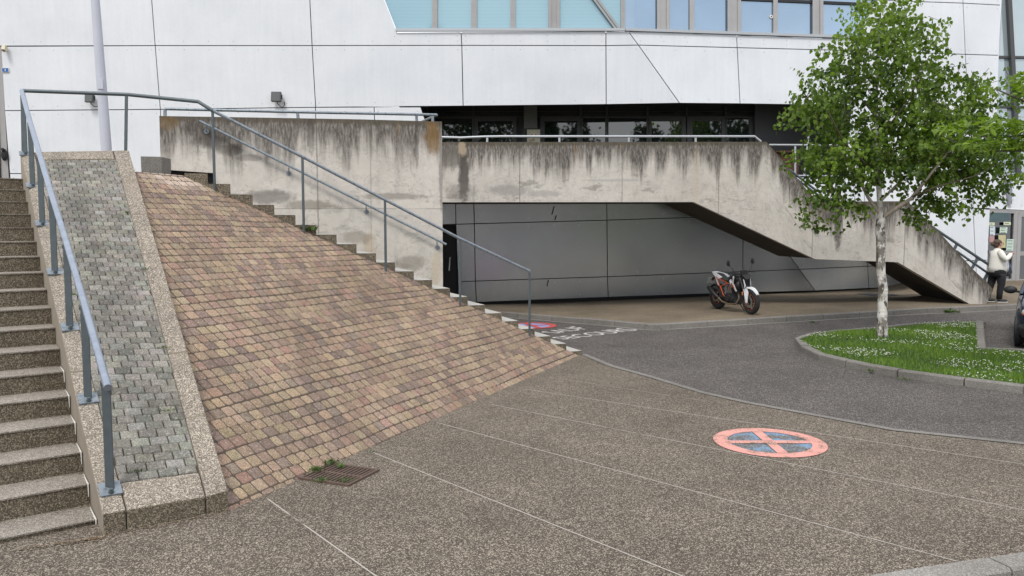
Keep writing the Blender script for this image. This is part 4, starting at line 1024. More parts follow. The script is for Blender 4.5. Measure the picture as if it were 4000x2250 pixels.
# brown crates / bench on the far deck
m = MB(); a, b, c, d = [atY(*q, 23.3) for q in ((3030, 597), (3120, 597), (3120, 690), (3030, 690))]; m.prism([a, b, c, d], (0, .5, 0)); m.box(a.lerp(b, .5) + V((0, .2, .03)), ((b - a).length + .05, .62, .05)); m.box(a.lerp(c, .5) + V((0, -.02, .1)), ((b - a).length, .02, .03)); o = m.build('wooden_cabinet', simple('dark_brown_wood', (.085, .035, .02), .6, var=.3, sc_=6), org=a, label='dark brown wooden cabinet behind the bridge stair', cat='cabinet')

# ------------------------------------------------------------------ handrails
# left / top rail
HR = thing('handrail', atz(430, 1914, .33)[:], 'galvanised handrail with plate-footed flat posts along the paver ramp', 'handrail')
def ramp_at(x, y):
    best = None
    s, t = .8, .5
    for _ in range(30):
        def pr(s, t):
            q = rp(clamp(s, 0, 3), t) - CO; w_ = q.dot(FW); return (2000 + CF * q.dot(RT) / w_ - x, 1125 - CF * q.dot(UP) / w_ - y)
        f = pr(s, t); fs_ = pr(s + .01, t); ft = pr(s, t + .005)
        a, b, c, d = (fs_[0] - f[0]) / .01, (ft[0] - f[0]) / .005, (fs_[1] - f[1]) / .01, (ft[1] - f[1]) / .005; det = a * d - b * c
        s -= clamp((d * f[0] - b * f[1]) / det, -.4, .4); t -= clamp((-c * f[0] + a * f[1]) / det, -.3, .3); s = clamp(s, 0, 2.98); t = clamp(t, 0, .999)
    return rp(s, t)
rline = lambda y: 83 + (y - 368) * .2888
bases = [(430, 1914), (344, 1560), (273, 1281), (214.5, 1063.6), (166, 875.6), (128, 726.5), (99, 602)]
kslope = (rp(.7, .6) - rp(.7, .5)).normalized()
tops = []
for i, b in enumerate(bases):
    P = ramp_at(*b); t = P + V((0, 0, .86)); tops.append(t)
    # project straight up then shift so the post meets the rail line seen in the photo
    m = MB(); m.bar(P + V((0, 0, .0)), t - V((0, 0, .02)), .066, .014, (0, 1, 0)); o = m.build('post', M['post'], HR)
    kx = kslope.cross(V((0, 0, 1))).normalized(); kn_ = kx.cross(kslope).normalized()
    Mb = Matrix((kx, kslope, kn_)).transposed()
    m = MB(); m.box(P + kn_ * .009, (.155, .15, .018), M=Mb); pl = m.build('base_plate', M['galv'], o)
    m = MB(); c = P + kn_ * .028 - kslope * .05; m.cyl(c, kn_, .021, .022, 6); m.cyl(c + kn_ * .016, kn_, .012, .02, 8); m.build('bolt', M['post'], o)
r0 = tops[0] + (tops[0] - tops[1]).normalized() * .10; rEnd = atY(70, 368, tops[-1].y)
m = MB(); pts = [r0, tops[0]] + tops[1:]; 
a, b = r0, tops[-1] + (tops[-1] - tops[-2]).normalized() * .15
m.tube([a] + tops + [b], .031, 12); o = m.build('rail', M['rail'], HR)
kz = lambda x, y, Y: atY(x, y, Y)
T2 = kz(497, 369, 11.9); T3 = kz(774, 397, 11.8); T4 = onpl(839, 745, L0, n_); T4t = V((T4.x, T4.y, atY(832, 432, T4.y).z))
m = MB(); m.tube([b, T2], .027, 12); 
Pb = ramp_at(491, 588); 
HT = thing('handrail', Pb[:], 'dark handrail running level across the ramp top then down beside the stair', 'handrail')
pbs = [(839, 745, 432), (1187, 910, 612), (1507, 1060, 780), (1798, 1195, 932), (2068.5, 1313, 1060)]
tp2 = []
for x, y, yt in pbs:
    P = onpl(x, y, L0, n_); t = V((P.x, P.y, atY(x, yt, P.y).z)); tp2.append(t)
    mm = MB(); mm.bar(P - V((0, 0, .1)), t - V((0, 0, .02)), .037, .016, (.3, 1, 0)); mm.build('post', M['post'], HT)
mm = MB(); mm.bar(Pb, atY(494, 374, Pb.y), .04, .016, (0, 1, 0)); mm.build('post', M['post'], HT)
m.build('rail', M['post'], HT)
m = MB(); m.tube([T2, T3, tp2[0]], .027, 12); m.build('rail', M['post'], HT)
m = MB(); m.tube(tp2, .024, 12); m.build('rail', M['galv'], HT)
mm = MB(); mm.bar(atY(90, 598, b.y), b - V((0, 0, .02)), .035, .014, (0, 1, 0)); mm.build('post', M['post'], HT)
# wall handrail
WH = thing('handrail', wpt(778, 472, .12)[:], 'galvanised round handrail bracketed to the face of the stained wall', 'handrail')
a, b = wpt(778, 472, .12), wpt(1743, 955, .12); m = MB(); m.tube([a, b], .022, 12); m.build('rail', M['galv'], WH)
for x, y in ((805, 486), (1127, 650), (1430, 800), (1707, 940)):
    q = wpt(x, y, .12); m = MB(); f = wpt(x + 2, y + 27, 0.); m.tube([q - V((0, 0, .02)), q - V((0, -.02, .10)), f + wn_ * .06, f], .011, 6); m.cyl(f + wn_ * .008, wn_, .045, .014, 14); m.build('bracket', M['galv'], WH)
# low rail on top of the stained wall
TR = thing('guard_rail', wpt(644, 425)[:], 'low grey guard rail on top of the stained wall', 'guard rail')
pz = [wpt(644, 425, -.12), wpt(1180, 438, -.12), wpt(1632, 447, -.12), wpt(1706, 449, -.12)]
m = MB(); m.tube(pz, .026, 10); q = wpt(1662, 468, -.9); q.z = pz[3].z - .02; m.tube([pz[3], q + V((-.3, .6, 0))], .024, 8); m.build('rail', M['galv'], TR)
for (x, y), (xb, yb) in (((644, 425), (645, 455)), ((1162, 438), (1165, 462)), ((1627, 447), (1628, 473)), ((1690, 449), (1690, 473))):
    m = MB(); m.bar(wpt(x, y, -.12), wpt(xb, yb + 6, -.12), .05, .03, (0, 1, 0)); m.build('post', M['galv'], TR)
BR = thing('guard_rail', atY(1733, 533, BY + .1)[:], 'thin pale rail along the top of the bridge parapet', 'guard rail')
m = MB(); m.tube([atY(x, y, BY + .11) for x, y in ((1700, 535), (1800, 538), (1890, 534), (1960, 533), (2948, 533), (2972, 553))], .030, 8); m.build('rail', M['lightsteel'], BR)
for x in (1903, 2185, 2456, 2717): m = MB(); m.bar(atY(x, 534, BY + .11), atY(x, 562, BY + .11), .05, .03, (0, 1, 0)); m.build('post', M['lightsteel'], BR)
# far deck rails right of the bridge
FRl = thing('guard_rail', atY(3105, 690, 22.6)[:], 'thin pale railing on the far deck behind the birch crown', 'guard rail')
m = MB(); m.tube([atY(3004, 566, 22.6), atY(3330, 568, 22.6)], .03, 8); m.tube([atY(3090, 686, 22.6), atY(3330, 688, 22.6)], .025, 8); m.build('rail', M['lightsteel'], FRl)
for a, b in (((3106, 566), (3106, 690)), ((3158, 530), (3141, 690)), ((3210, 566), (3210, 690))): m = MB(); m.bar(atY(*a, 22.6), atY(*b, 22.6), .05, .02, (0, 1, 0)); m.build('post', M['lightsteel'], FRl)
# inner rails on the outer stair
GALV_ = M['galv']; M['galv'] = M['post']
SRr = thing('handrail', atY(3840, 1080, BY + .4)[:], 'grey two-bar handrail at the foot of the bridge stair', 'handrail')
m = MB(); Yr = BY + .5
m.tube([atY(3075, 656, Yr), atY(3190, 745, Yr)], .03, 8)
m.tube([atY(3640, 886, Yr), atY(3890, 1052, Yr)], .036, 8); m.build('rail', M['galv'], SRr)
m = MB(); m.tube([atY(3735, 980, Yr), atY(3858, 1066, Yr), atY(3884, 1063, Yr)], .03, 8); m.build('rail', M['galv'], SRr)
for a, b in (((3738, 953), (3727, 975)), ((3820, 1007), (3797, 1048)), ((3890, 1052), (3864, 1112)), ((3858, 1066), (3842, 1098))): m = MB(); m.bar(atY(*a, Yr), atY(*b, Yr), .07, .03, (0, 1, 0)); m.build('post', M['galv'], SRr)
m = MB(); m.tube([atY(3100, 690, Yr + 1.2), atY(3200, 765, Yr + 1.2)], .03, 8); m.build('rail', M['galv'], SRr)
M['galv'] = GALV_
# pole
LP = thing('lamp_post', atY(416, 640, 14.6)[:], 'pale grey round lamp post standing behind the paver ramp', 'lamp post')
m = MB(); m.tube([atY(424, 720, 14.6), atY(414, 560, 14.6), atY(372, 0, 14.6), atY(358, -200, 14.6)], [.094, .092, .075, .07], 20); m.build('pole', M['polewhite'], LP)
m = MB(); m.box(atY(392, 330, 14.51), (.10, .02, .16)); m.build('service_door', M['polewhite'], LP)

# ------------------------------------------------------------------ trees
def leaf(m, p, d, L_, wd, up=(0, 0, 1), fold=.25):
    d = d.normalized(); s_ = d.cross(V(up)); s_ = s_.normalized() if s_.length > .01 else V((1, 0, 0)); n = s_.cross(d)
    b = p; t = p + d * L_; k = p + d * L_ * .38
    k2 = p + d * L_ * .12; k3 = p + d * L_ * .68
    m.poly([b, k2 + s_ * wd * .36 + n * fold * wd * .5, k + s_ * wd / 2 + n * fold * wd, k3 + s_ * wd * .27 + n * fold * wd * .6, t, k3 - s_ * wd * .27 + n * fold * wd * .6, k - s_ * wd / 2 + n * fold * wd, k2 - s_ * wd * .36 + n * fold * wd * .5])
def rv(s=1): return V((R.gauss(0, s), R.gauss(0, s), R.gauss(0, s)))
TY = 15.3
tb = gnd(3447, 1316, .1)
TY = tb.y
BT_ = thing('birch_tree', tb[:], 'white barked birch with full green crown on the grass island', 'tree')
m = MB(); m.smooth = True
tr = [(3447, 1326, 44), (3447, 1300, 40), (3446, 1200, 37), (3450, 1130, 35), (3440, 1060, 34), (3441, 990, 33), (3440, 930, 34), (3437, 900, 38), (3440, 860, 34), (3444, 830, 26), (3436, 780, 20), (3430, 700, 17), (3424, 600, 15), (3425, 480, 13), (3424, 380, 11), (3426, 280, 9), (3432, 180, 7), (3440, 60, 4), (3445, -40, 2)]
rg = []
for x, y, wpx in tr:
    c = atY(x, y, TY); r_ = wpx / 2 / CF * TY; rg.append([c + V((math.cos(a * math.pi / 6), math.sin(a * math.pi / 6), 0)) * r_ * (1 + .07 * noise.noise(V((a * 1.3, y * .02, 0)))) for a in range(12)])
m.loft(rg[::-1]); m.build('trunk', M['bark'], BT_)
limbs = [[(3445, 850, 0, 17), (3500, 815, -.1, 15), (3560, 775, -.25, 12), (3620, 700, -.4, 9), (3700, 600, -.5, 6), (3800, 500, -.5, 3)],
         [(3432, 830, 0, 13), (3390, 770, .1, 11), (3350, 690, .2, 9), (3290, 600, .3, 6), (3200, 480, .3, 3)],
         [(3446, 780, 0, 9), (3500, 725, .3, 8), (3560, 670, .5, 6), (3680, 560, .8, 4), (3800, 420, .9, 2)],
         [(3436, 720, 0, 8), (3380, 640, -.4, 7), (3300, 560, -.8, 5), (3230, 430, -1, 3)],
         [(3425, 560, 0, 8), (3480, 480, -.4, 6), (3560, 380, -.7, 4), (3600, 250, -.8, 2)],
         [(3425, 460, 0, 7), (3360, 380, .4, 5), (3300, 280, .6, 3)], [(3430, 300, 0, 6), (3480, 220, .3, 4), (3540, 120, .4, 2)],
         [(3426, 340, 0, 6), (3380, 260, -.3, 4), (3340, 160, -.4, 2)], [(3560, 770, -.25, 8), (3660, 730, -.7, 5), (3800, 690, -.9, 3), (3900, 640, -.9, 2)],
         [(3350, 690, .2, 6), (3260, 680, -.2, 4), (3180, 700, -.4, 2)], [(3700, 600, -.5, 5), (3820, 560, -.7, 3), (3900, 500, -.7, 2)]]
for l_ in limbs:
    m = MB(); m.tube([atY(x, y, TY + dy) for x, y, dy, r_ in l_], [r_ / 2 / CF * TY * 1.15 for *_, r_ in l_], 7); m.build('limb', M['limb'] if l_[0][3] > 8 else M['twig'], BT_)
blobs = [(3470, 30, 110), (3400, 130, 130), (3530, 120, 120), (3360, 210, 130), (3560, 200, 110), (3290, 280, 130), (3450, 290, 160), (3200, 380, 105), (3310, 420, 150), (3450, 460, 190), (3500, 560, 130), (3640, 480, 110), (3680, 610, 100), (3420, 620, 100), (3590, 340, 100), (3705, 300, 85), (3600, 450, 140), (3840, 380, 95), (3850, 310, 60), (3760, 440, 110), (3760, 540, 150), (3640, 560, 170), (3300, 590, 155), (3190, 600, 80), (3230, 700, 90), (3355, 670, 105), (3550, 625, 115), (3700, 660, 140), (3850, 560, 120), (3910, 620, 85), (3195, 770, 55), (3270, 780, 75), (3170, 830, 28), (3250, 850, 30), (3620, 750, 95), (3760, 690, 95), (3875, 720, 50), (3660, 800, 60), (3590, 860, 28), (3730, 800, 42), (3130, 400, 40), (3110, 440, 32), (3880, 760, 26), (3940, 690, 50), (3345, 800, 30), (3560, 30, 50), (3620, 210, 45), (3160, 460, 55), (3640, 375, 35), (3480, 600, 110), (3130, 620, 35)]
m = MB(); tw = MB(); ppm = CF / TY
for bx_, by_, br in blobs:
    br *= .88; c = atY(bx_, by_, TY); rr = br / ppm; dcen = abs(bx_ - 3450) / 450
    ncl = int(29 * (rr / .5) ** 2) + 4
    for k in range(ncl):
        d = rv().normalized() * rr * (R.random() ** .45); d.y *= 1.25
        q = c + d; off = V((0, R.uniform(-.9, .9) * (1 - .6 * dcen), 0)); q += off
        # drooping spray of leaves
        out_ = (d.normalized() + V((0, 0, -.7)) + rv(.35)).normalized(); L1 = R.uniform(.16, .34)
        if k % 3 == 0: tw.tube([q - out_ * .15, q + out_ * L1 * .6, q + out_ * L1 + V((0, 0, -.05))], [.006, .004, .002], 3, caps=False)
        sh = clamp(.42 + .25 * noise.noise(q * .9) + .22 * (q.z - c.z) / rr + R.uniform(-.08, .08))  # tone lightens towards each clump's top, light and shade painted into the leaves
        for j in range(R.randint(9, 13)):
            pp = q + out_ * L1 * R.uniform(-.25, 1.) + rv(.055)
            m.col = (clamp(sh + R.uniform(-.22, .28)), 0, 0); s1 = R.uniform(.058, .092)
            leaf(m, pp, V((R.gauss(0, .55), R.gauss(0, .55), -1 + R.uniform(-.2, .9))), s1 * 1.2, s1, (R.gauss(0, 1), R.gauss(0, 1), .5))
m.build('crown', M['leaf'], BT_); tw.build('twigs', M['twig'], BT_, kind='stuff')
# second, nearer tree at the right edge (mostly outside the frame)
NY = 10.5
nb = V((9.4, 10.2, gz(9.4, 10.2) + .1))
NTr = thing('overhanging_tree', nb[:], 'lime green leafy branch reaching in from the right edge', 'tree')
m = MB(); m.smooth = True; m.tube([nb - V((0, 0, .3)), nb + V((.05, 0, 1.5)), nb + V((0, .1, 3.2)), nb + V((.1, 0, 5.2))], [.16, .13, .11, .05], 12); m.build('trunk', M['limb'], NTr)
brs = [[(4900, 620, 0), (4500, 610, -.1), (4200, 585, 0), (3980, 590, .1), (3860, 590, .1), (3760, 565, .1), (3660, 520, .1)],
       [(4900, 540, 0), (4400, 520, 0), (4120, 515, .2), (3980, 530, .2), (3900, 540, .2), (3820, 530, .3)],
       [(4900, 480, 0), (4300, 420, 0), (4020, 405, -.1), (3940, 370, -.1), (3885, 345, 0)]]
for b_ in brs:
    m = MB(); m.tube([atY(x, y, NY + o_) for x, y, o_ in b_], [.035, .025, .016, .011, .008, .006, .004][:len(b_)], 6); m.build('limb', M['twig'], NTr)
m = MB()
def lime(bx_, by_, rx, ry, n):
    for k in range(n):
        x, y = R.gauss(bx_, rx * .5), R.gauss(by_, ry * .5); q = atY(x, y, NY + R.gauss(0, .22)); m.col = (clamp(R.gauss(.5, .28)), 0, 0)
        s1 = R.uniform(.06, .095); leaf(m, q, V((R.gauss(-.4, .8), R.gauss(0, .6), R.gauss(-.25, .35))), s1 * 1.5, s1 * .62, (R.gauss(0, .4), R.gauss(0, .4), 1))
for a in [(3690, 500, 55, 32, 55), (3760, 500, 45, 28, 35), (3790, 560, 60, 24, 60), (3870, 565, 60, 25, 80), (3950, 560, 60, 30, 110), (3900, 500, 70, 30, 80), (3980, 490, 60, 34, 100), (3860, 470, 45, 22, 28), (3985, 345, 38, 45, 90), (3870, 345, 22, 16, 16), (4060, 360, 60, 70, 140), (4060, 540, 60, 60, 180), (4000, 290, 22, 20, 14), (3830, 600, 22, 14, 5)]: lime(*a)
for x in range(4150, 4900, 75):
    for y in (420, 500, 590): lime(x, y, 70, 60, 40)
m.build('crown', M['leaf2'], NTr)
# trees behind the camera, seen only as reflections in the glazing
def bgtree(x, y, h, w_, kind, label):
    root = thing('reflected_tree', (x, y, -.3), label, 'tree', 'trees behind the viewpoint')
    m = MB(); m.smooth = True; m.tube([(x, y, -.3), (x + .1, y, h * .4), (x, y, h * .8)], [.25, .18, .06], 8); m.build('trunk', M['twig'], root)
    m = MB()
    for k in range(420):
        if kind: z = R.random() ** .8; rad = w_ * (1 - z) * .9 + .15; q = V((x + R.gauss(0, .5) * rad, y + R.gauss(0, .5) * rad, h * (.15 + .88 * z)))
        else:
            d = rv().normalized() * (R.random() ** .4); q = V((x + d.x * w_, y + d.y * w_, h * .66 + d.z * h * .36)) + V((noise.noise(V((x, k * .3, 1))), 0, noise.noise(V((k * .2, y, 1)))))
        for j in range(7): m.col = (R.random(), 0, 0); s1 = R.uniform(.2, .38); leaf(m, q + rv(.28), rv() + V((0, 0, -.3)), s1 * 1.3, s1, tuple(rv()))
    m.build('crown', M['leaf3'], root)
for i, a in enumerate([(-7, -20, 13.5, 4.6, 0), (-1.8, -20, 12.6, 2.5, 0), (3.3, -22, 11.6, 1.4, 1), (5.7, -22, 11.2, 1.5, 0), (11.9, -22, 11.3, 1.3, 0), (15.8, -20, 12.4, 3.0, 0), (20.5, -20, 12.8, 3.4, 0)]):
    bgtree(*a, ['wide dark tree mirrored in the leftmost recessed pane', 'dark tree mirrored left of the cabinet', 'conifer mirrored right of the cabinet', 'round tree mirrored between conifer and clear pane', 'narrow tree mirrored at the edge of the widest pane', 'dense tree mirrored in the pane with the green sticker', 'dense tree mirrored in the rightmost recessed pane'][i])


# ------------------------------------------------------------------ motorcycle
fw_, rw_ = gnd(2934, 1228, .13), gnd(2807, 1206, .13)
hd = math.atan2(fw_.y - rw_.y, fw_.x - rw_.x); mid = (fw_ + rw_) / 2
MC = thing('motorcycle', mid[:], 'small white, black and orange naked motorcycle parked on the pavement under the bridge', 'motorcycle', local=True)
MC.rotation_euler = (math.radians(4), 0, hd)
mc = {k: simple('bike_' + k, *a) for k, a in dict(black=((.012, .012, .013), .4), matt=((.02, .02, .021), .75), white=((.62, .63, .65), .35), orange=((.50, .075, .015), .45), tyre=((.022, .022, .023), .85), steel=((.35, .34, .33), .3, .8), dark=((.05, .05, .055), .4, .5), bronze=((.26, .20, .14), .4, .7), amber=((.75, .22, .05), .3), plate=((.35, .36, .34), .5)).items()}
wb = .675; wr = .305
def wheel(x, tw_, red):
    w_ = MB(); w_.torus((x, 0, wr), (0, 1, 0), wr - tw_ * .5, tw_ * .5, 32, 10, 1.1); w = w_.build('wheel', mc['tyre'], MC)
    m = MB(); m.torus((x, 0, wr), (0, 1, 0), wr - tw_ * 1.05, .014, 32, 6, 2.2); m.cyl((x, 0, wr), (0, 1, 0), .045, .12, 14)
    for k in range(10):
        a = k * math.pi / 5; m.bar(V((x, (-.02 if k % 2 else .02), wr)) + V((math.cos(a), 0, math.sin(a))) * .04, V((x, 0, wr)) + V((math.cos(a + .12), 0, math.sin(a + .12))) * (wr - tw_ * 1.05), .018, .014, (0, 1, 0))
    m.build('rim', mc['black'], w)
    m = MB(); m.torus((x, -.045, wr), (0, 1, 0), wr - tw_ * .98, .005, 32, 4)
    m.build('rim_stripe', mc['orange'], w)
    m = MB(); m.cyl((x, -.065 if red else -.07, wr), (0, 1, 0), .145 if red else .11, .006, 28, .085 if red else .07)
    m.build('brake_disc', mc['steel'], w)
wheel(wb, .115, True); wheel(-wb, .145, False)
hs = V((.40, 0, .88)); fd = (V((wb, 0, wr)) - hs)
for sy in (-.1, .1):
    m = MB(); a = hs + V((-.01, sy, .03)); b = V((wb, sy, wr)); m.tube([a, a.lerp(b, .52)], .026, 10); o = m.build('fork_leg', mc['dark'], MC)
    m = MB(); m.tube([a.lerp(b, .5), b], .021, 10); m.build('fork_slider', mc['steel'], o)
m = MB(); m.box((.39, 0, .90), (.07, .25, .03)); m.box((.43, 0, .78), (.07, .25, .03)); m.tube([(.38, 0, .93), (.44, 0, .74)], .03, 10); m.build('yoke', mc['black'], MC)
m = MB(); arc = []
for k in range(9):
    a = math.radians(140 - k * 13); arc.append((wb + math.cos(a) * (wr + .035), wr + math.sin(a) * (wr + .035)))
for i_ in range(8):
    (x0, z0), (x1, z1) = arc[i_], arc[i_ + 1]; w0 = .075 * (1 - (i_ / 9) ** 2 * .6); w1 = .075 * (1 - ((i_ + 1) / 9) ** 2 * .6)
    m.loft([[V((x0, -w0, z0 - .02)), V((x0, -w0 * .6, z0 + .012)), V((x0, w0 * .6, z0 + .012)), V((x0, w0, z0 - .02))], [V((x1, -w1, z1 - .02)), V((x1, -w1 * .6, z1 + .012)), V((x1, w1 * .6, z1 + .012)), V((x1, w1, z1 - .02))]])
for sy in (-1, 1): m.prism([V((wb - .15, sy * .07, wr + .29)), V((wb - .02, sy * .075, wr + .31)), V((wb + .03, sy * .078, wr + .22)), V((wb + .03, sy * .125, wr - .02)), V((wb - .03, sy * .125, wr - .02)), V((wb - .075, sy * .12, wr + .18))], (0, sy * .012, 0))
m.build('front_fender', mc['white'], MC)
m = MB(); m.tube([(.36, -.33, .985), (.34, -.22, .99), (.40, -.10, .94), (.40, .10, .94), (.34, .22, .99), (.36, .33, .985)], .013, 8); hb = m.build('handlebar', mc['black'], MC)
for sy in (-1, 1):
    m = MB(); m.tube([(.355, sy * .22, .99), (.33, sy * .36, .98)], .02, 8); m.tube([(.38, sy * .20, .985), (.43, sy * .33, .965)], .007, 6); m.build('grip', mc['matt'], hb)
    m = MB(); m.tube([(.36, sy * .20, .99), (.37, sy * .27, 1.10), (.33, sy * .33, 1.18)], .008, 6); m.ell((.325, sy * .345, 1.235), (.018, .055, .075), 12, 8); m.build('mirror', mc['black'], MC)
m = MB(); m.loft([[V((.48, -.10, .95)), V((.48, .10, .95)), V((.44, .10, .70)), V((.44, -.10, .70))], [V((.56, -.095, .90)), V((.56, .095, .90)), V((.53, .06, .66)), V((.53, -.06, .66))], [V((.60, -.06, .84)), V((.60, .06, .84)), V((.57, .03, .68)), V((.57, -.03, .68))]]); o = m.build('headlight', mc['black'], MC)
for sy in (-1, 1): m = MB(); m.prism([V((.54, sy * .095, .84)), V((.57, sy * .09, .82)), V((.60, sy * .07, .68)), V((.56, sy * .08, .62)), V((.565, sy * .085, .70))], (0, sy * .008, 0)); m.build('headlight_mask', mc['white'], o)
m = MB(); m.box((.44, 0, 1.0), (.05, .16, .09)); m.build('instrument', mc['matt'], MC)
m = MB(); m.ell((.12, 0, .80), (.27, .125, .13), 14, 10); m.ell((.20, 0, .88), (.15, .105, .085), 12, 8); m.ell((.30, 0, .66), (.10, .155, .15), 12, 8); tk = m.build('tank', mc['black'], MC)
for sy in (-1, 1):
    m = MB(); P = [V((.20, sy * .13, .90)), V((.27, sy * .15, .87)), V((.25, sy * .17, .73)), V((.36, sy * .16, .55)), V((.33, sy * .155, .53)), V((.20, sy * .165, .68)), V((.08, sy * .14, .71)), V((.05, sy * .13, .78)), V((.10, sy * .125, .82)), V((.14, sy * .135, .75)), V((.19, sy * .145, .77))]
    m.prism(P if sy < 0 else P[::-1], (0, sy * .014, 0)); o = m.build('shroud', mc['white'], tk)
    m = MB(); P = [V((.17, sy * .182, .745)), V((.22, sy * .184, .72)), V((.31, sy * .18, .60)), V((.27, sy * .184, .62)), V((.17, sy * .182, .71))]; m.prism(P, (0, sy * .004, 0)); m.build('shroud_graphic', mc['orange'], o)
m = MB(); m.loft([[V((-.02, -.10, .80)), V((-.02, .10, .80)), V((-.02, .09, .74)), V((-.02, -.09, .74))], [V((-.20, -.12, .76)), V((-.20, .12, .76)), V((-.20, .10, .70)), V((-.20, -.10, .70))], [V((-.38, -.10, .82)), V((-.38, .10, .82)), V((-.38, .08, .77)), V((-.38, -.08, .77))], [V((-.50, -.09, .90)), V((-.50, .09, .90)), V((-.50, .07, .85)), V((-.50, -.07, .85))], [V((-.66, -.06, .925)), V((-.66, .06, .925)), V((-.66, .05, .90)), V((-.66, -.05, .90))]]); m.build('seat', mc['matt'], MC)
m = MB()
for sy in (-1, 1): m.prism([V((-.28, sy * .11, .845)), V((-.50, sy * .10, .915)), V((-.76, sy * .05, .955)), V((-.82, sy * .04, .94)), V((-.62, sy * .085, .84)), V((-.46, sy * .11, .62)), V((-.44, sy * .11, .66)), V((-.52, sy * .10, .80)), V((-.40, sy * .115, .80))], (0, sy * .014, 0))
m.box((-.74, 0, .94), (.14, .07, .02)); m.build('tail_cowl', mc['white'], MC)
m = MB()
for sy in (-1, 1):
    for a, b in (((-.55, .84), (-.30, .46)), ((-.55, .84), (-.05, .70)), ((-.05, .70), (-.36, .62)), ((-.36, .62), (-.28, .40)), ((-.30, .46), (-.20, .34))):
        m.tube([(a[0], sy * .115, a[1]), (b[0], sy * .115, b[1])], .009, 6)
m.build('trellis_frame', mc['orange'], MC)
m = MB(); m.box((.02, 0, .36), (.34, .24, .20)); m.cyl((-.05, -.135, .36), (0, 1, 0), .085, .05, 18); m.cyl((.10, -.125, .34), (0, 1, 0), .06, .04, 16); m.cyl((-.05, .135, .36), (0, 1, 0), .08, .05, 18); M2 = Matrix.Rotation(math.radians(-20), 3, 'Y'); m.box((.13, 0, .53), (.17, .18, .20), M=M2)
for k in range(5): m.box((.13 + .012 * k, 0, .47 + .032 * k), (.20, .21, .008), M=M2)
o = m.build('engine', mc['dark'], MC); bevel(o, .01)
m = MB(); m.box((-.02, 0, .22), (.40, .20, .07)); m.box((.30, 0, .60), (.05, .26, .24)); m.build('belly_pan_radiator', mc['matt'], MC)
m = MB(); m.tube([(.24, -.04, .50), (.30, -.06, .36), (.22, -.10, .22), (-.05, -.14, .20), (-.28, -.15, .24), (-.42, -.16, .33)], .021, 8); ex = m.build('exhaust', mc['bronze'], MC)
m = MB(); m.tube([(-.42, -.17, .33), (-.50, -.18, .38), (-.74, -.19, .54), (-.80, -.19, .57)], [.035, .055, .058, .045], 12); m.build('silencer', mc['black'], ex)
m = MB()
for sy in (-.1, .1): m.bar((-.16, sy, .36), (-wb, sy, wr), .035, .06, (0, 1, 0))
m.build('swingarm', mc['black'], MC)
m = MB(); m.tube([(-.22, 0, .68), (-.34, 0, .40)], .02, 8)
for k in range(6): m.torus(V((-.24, 0, .64)).lerp(V((-.33, 0, .44)), k / 5), (.1, 0, .2), .032, .008, 14, 5)
m.build('shock_absorber', mc['steel'], MC)
m = MB(); pts = [(-wb + math.cos(math.radians(a)) * (wr + .03), wr + math.sin(math.radians(a)) * (wr + .03)) for a in range(50, 160, 14)]
for (x0, z0), (x1, z1) in zip(pts, pts[1:]): m.loft([[V((x0, -.07, z0)), V((x0, .07, z0)), V((x0, .07, z0 + .012)), V((x0, -.07, z0 + .012))], [V((x1, -.07, z1)), V((x1, .07, z1)), V((x1, .07, z1 + .012)), V((x1, -.07, z1 + .012))]])
m.build('rear_hugger', mc['matt'], MC)
m = MB(); m.bar((-.62, 0, .88), (-.90, 0, .74), .06, .03, (0, 1, 0)); m.build('plate_holder', mc['black'], MC)
m = MB(); m.box((-.93, 0, .72), (.012, .20, .15), M=Matrix.Rotation(math.radians(28), 3, 'Y')); m.build('number_plate', mc['plate'], MC)
m = MB(); m.tube([(.0, .12, .24), (.06, .27, -.03)], .012, 6); m.box((.06, .28, -.035), (.06, .04, .01)); m.build('side_stand', mc['black'], MC)
m = MB(); m.box((.53, -.125, .50), (.03, .012, .075)); m.build('fork_reflector', mc['amber'], MC)
for sy in (-1, 1): m = MB(); m.ell((.50, sy * .17, .80), (.03, .035, .015), 8, 5); m.build('indicator', mc['matt'], MC)

# ------------------------------------------------------------------ person by the entrance
pf = gnd(3897, 1180, .13)
PR = thing('person', pf[:], 'person in white jacket and black trousers standing at the foot of the stair', 'person', local=True, rz=math.radians(-4))
skin = simple('skin', (.52, .31, .23), .55); hair = simple('brown_hair', (.07, .042, .028), .6, var=.3, sc_=40); jk = simple('white_jacket_cloth', (.72, .70, .64), .85, var=.06, sc_=9); sh_ = simple('pale_blue_shirt', (.55, .60, .68), .8); tr_ = simple('black_trousers', (.014, .014, .018), .85); so_ = simple('dark_shoe', (.02, .022, .03), .6); sole = simple('white_sole', (.6, .6, .6), .6)
sk = [(-.04, 0, .84, .13), (-.05, 0, 1.05, .14), (-.07, 0, 1.24, .12), (-.06, 0, 1.34, .06), (-.05, 0, 1.41, .055), (-.035, 0, 1.49, .092), (-.045, 0, 1.56, .06),
      (-.08, -.17, 1.29, .05), (-.0, -.25, 1.10, .042), (.17, -.17, 1.235, .03), (.215, -.15, 1.25, .022),
      (-.06, .17, 1.28, .05), (.02, .24, 1.06, .042), (.20, .16, 1.10, .03), (.25, .13, 1.10, .022),
      (-.03, -.09, .78, .09), (.01, -.10, .45, .065), (-.03, -.10, .10, .042), (.06, -.10, .04, .035),
      (-.07, .09, .78, .09), (-.13, .09, .45, .065), (-.22, .08, .10, .042), (-.14, .08, .04, .035)]
ed = [(0, 1), (1, 2), (2, 3), (3, 4), (4, 5), (5, 6), (2, 7), (7, 8), (8, 9), (9, 10), (2, 11), (11, 12), (12, 13), (13, 14), (0, 15), (15, 16), (16, 17), (17, 18), (0, 19), (19, 20), (20, 21), (21, 22)]
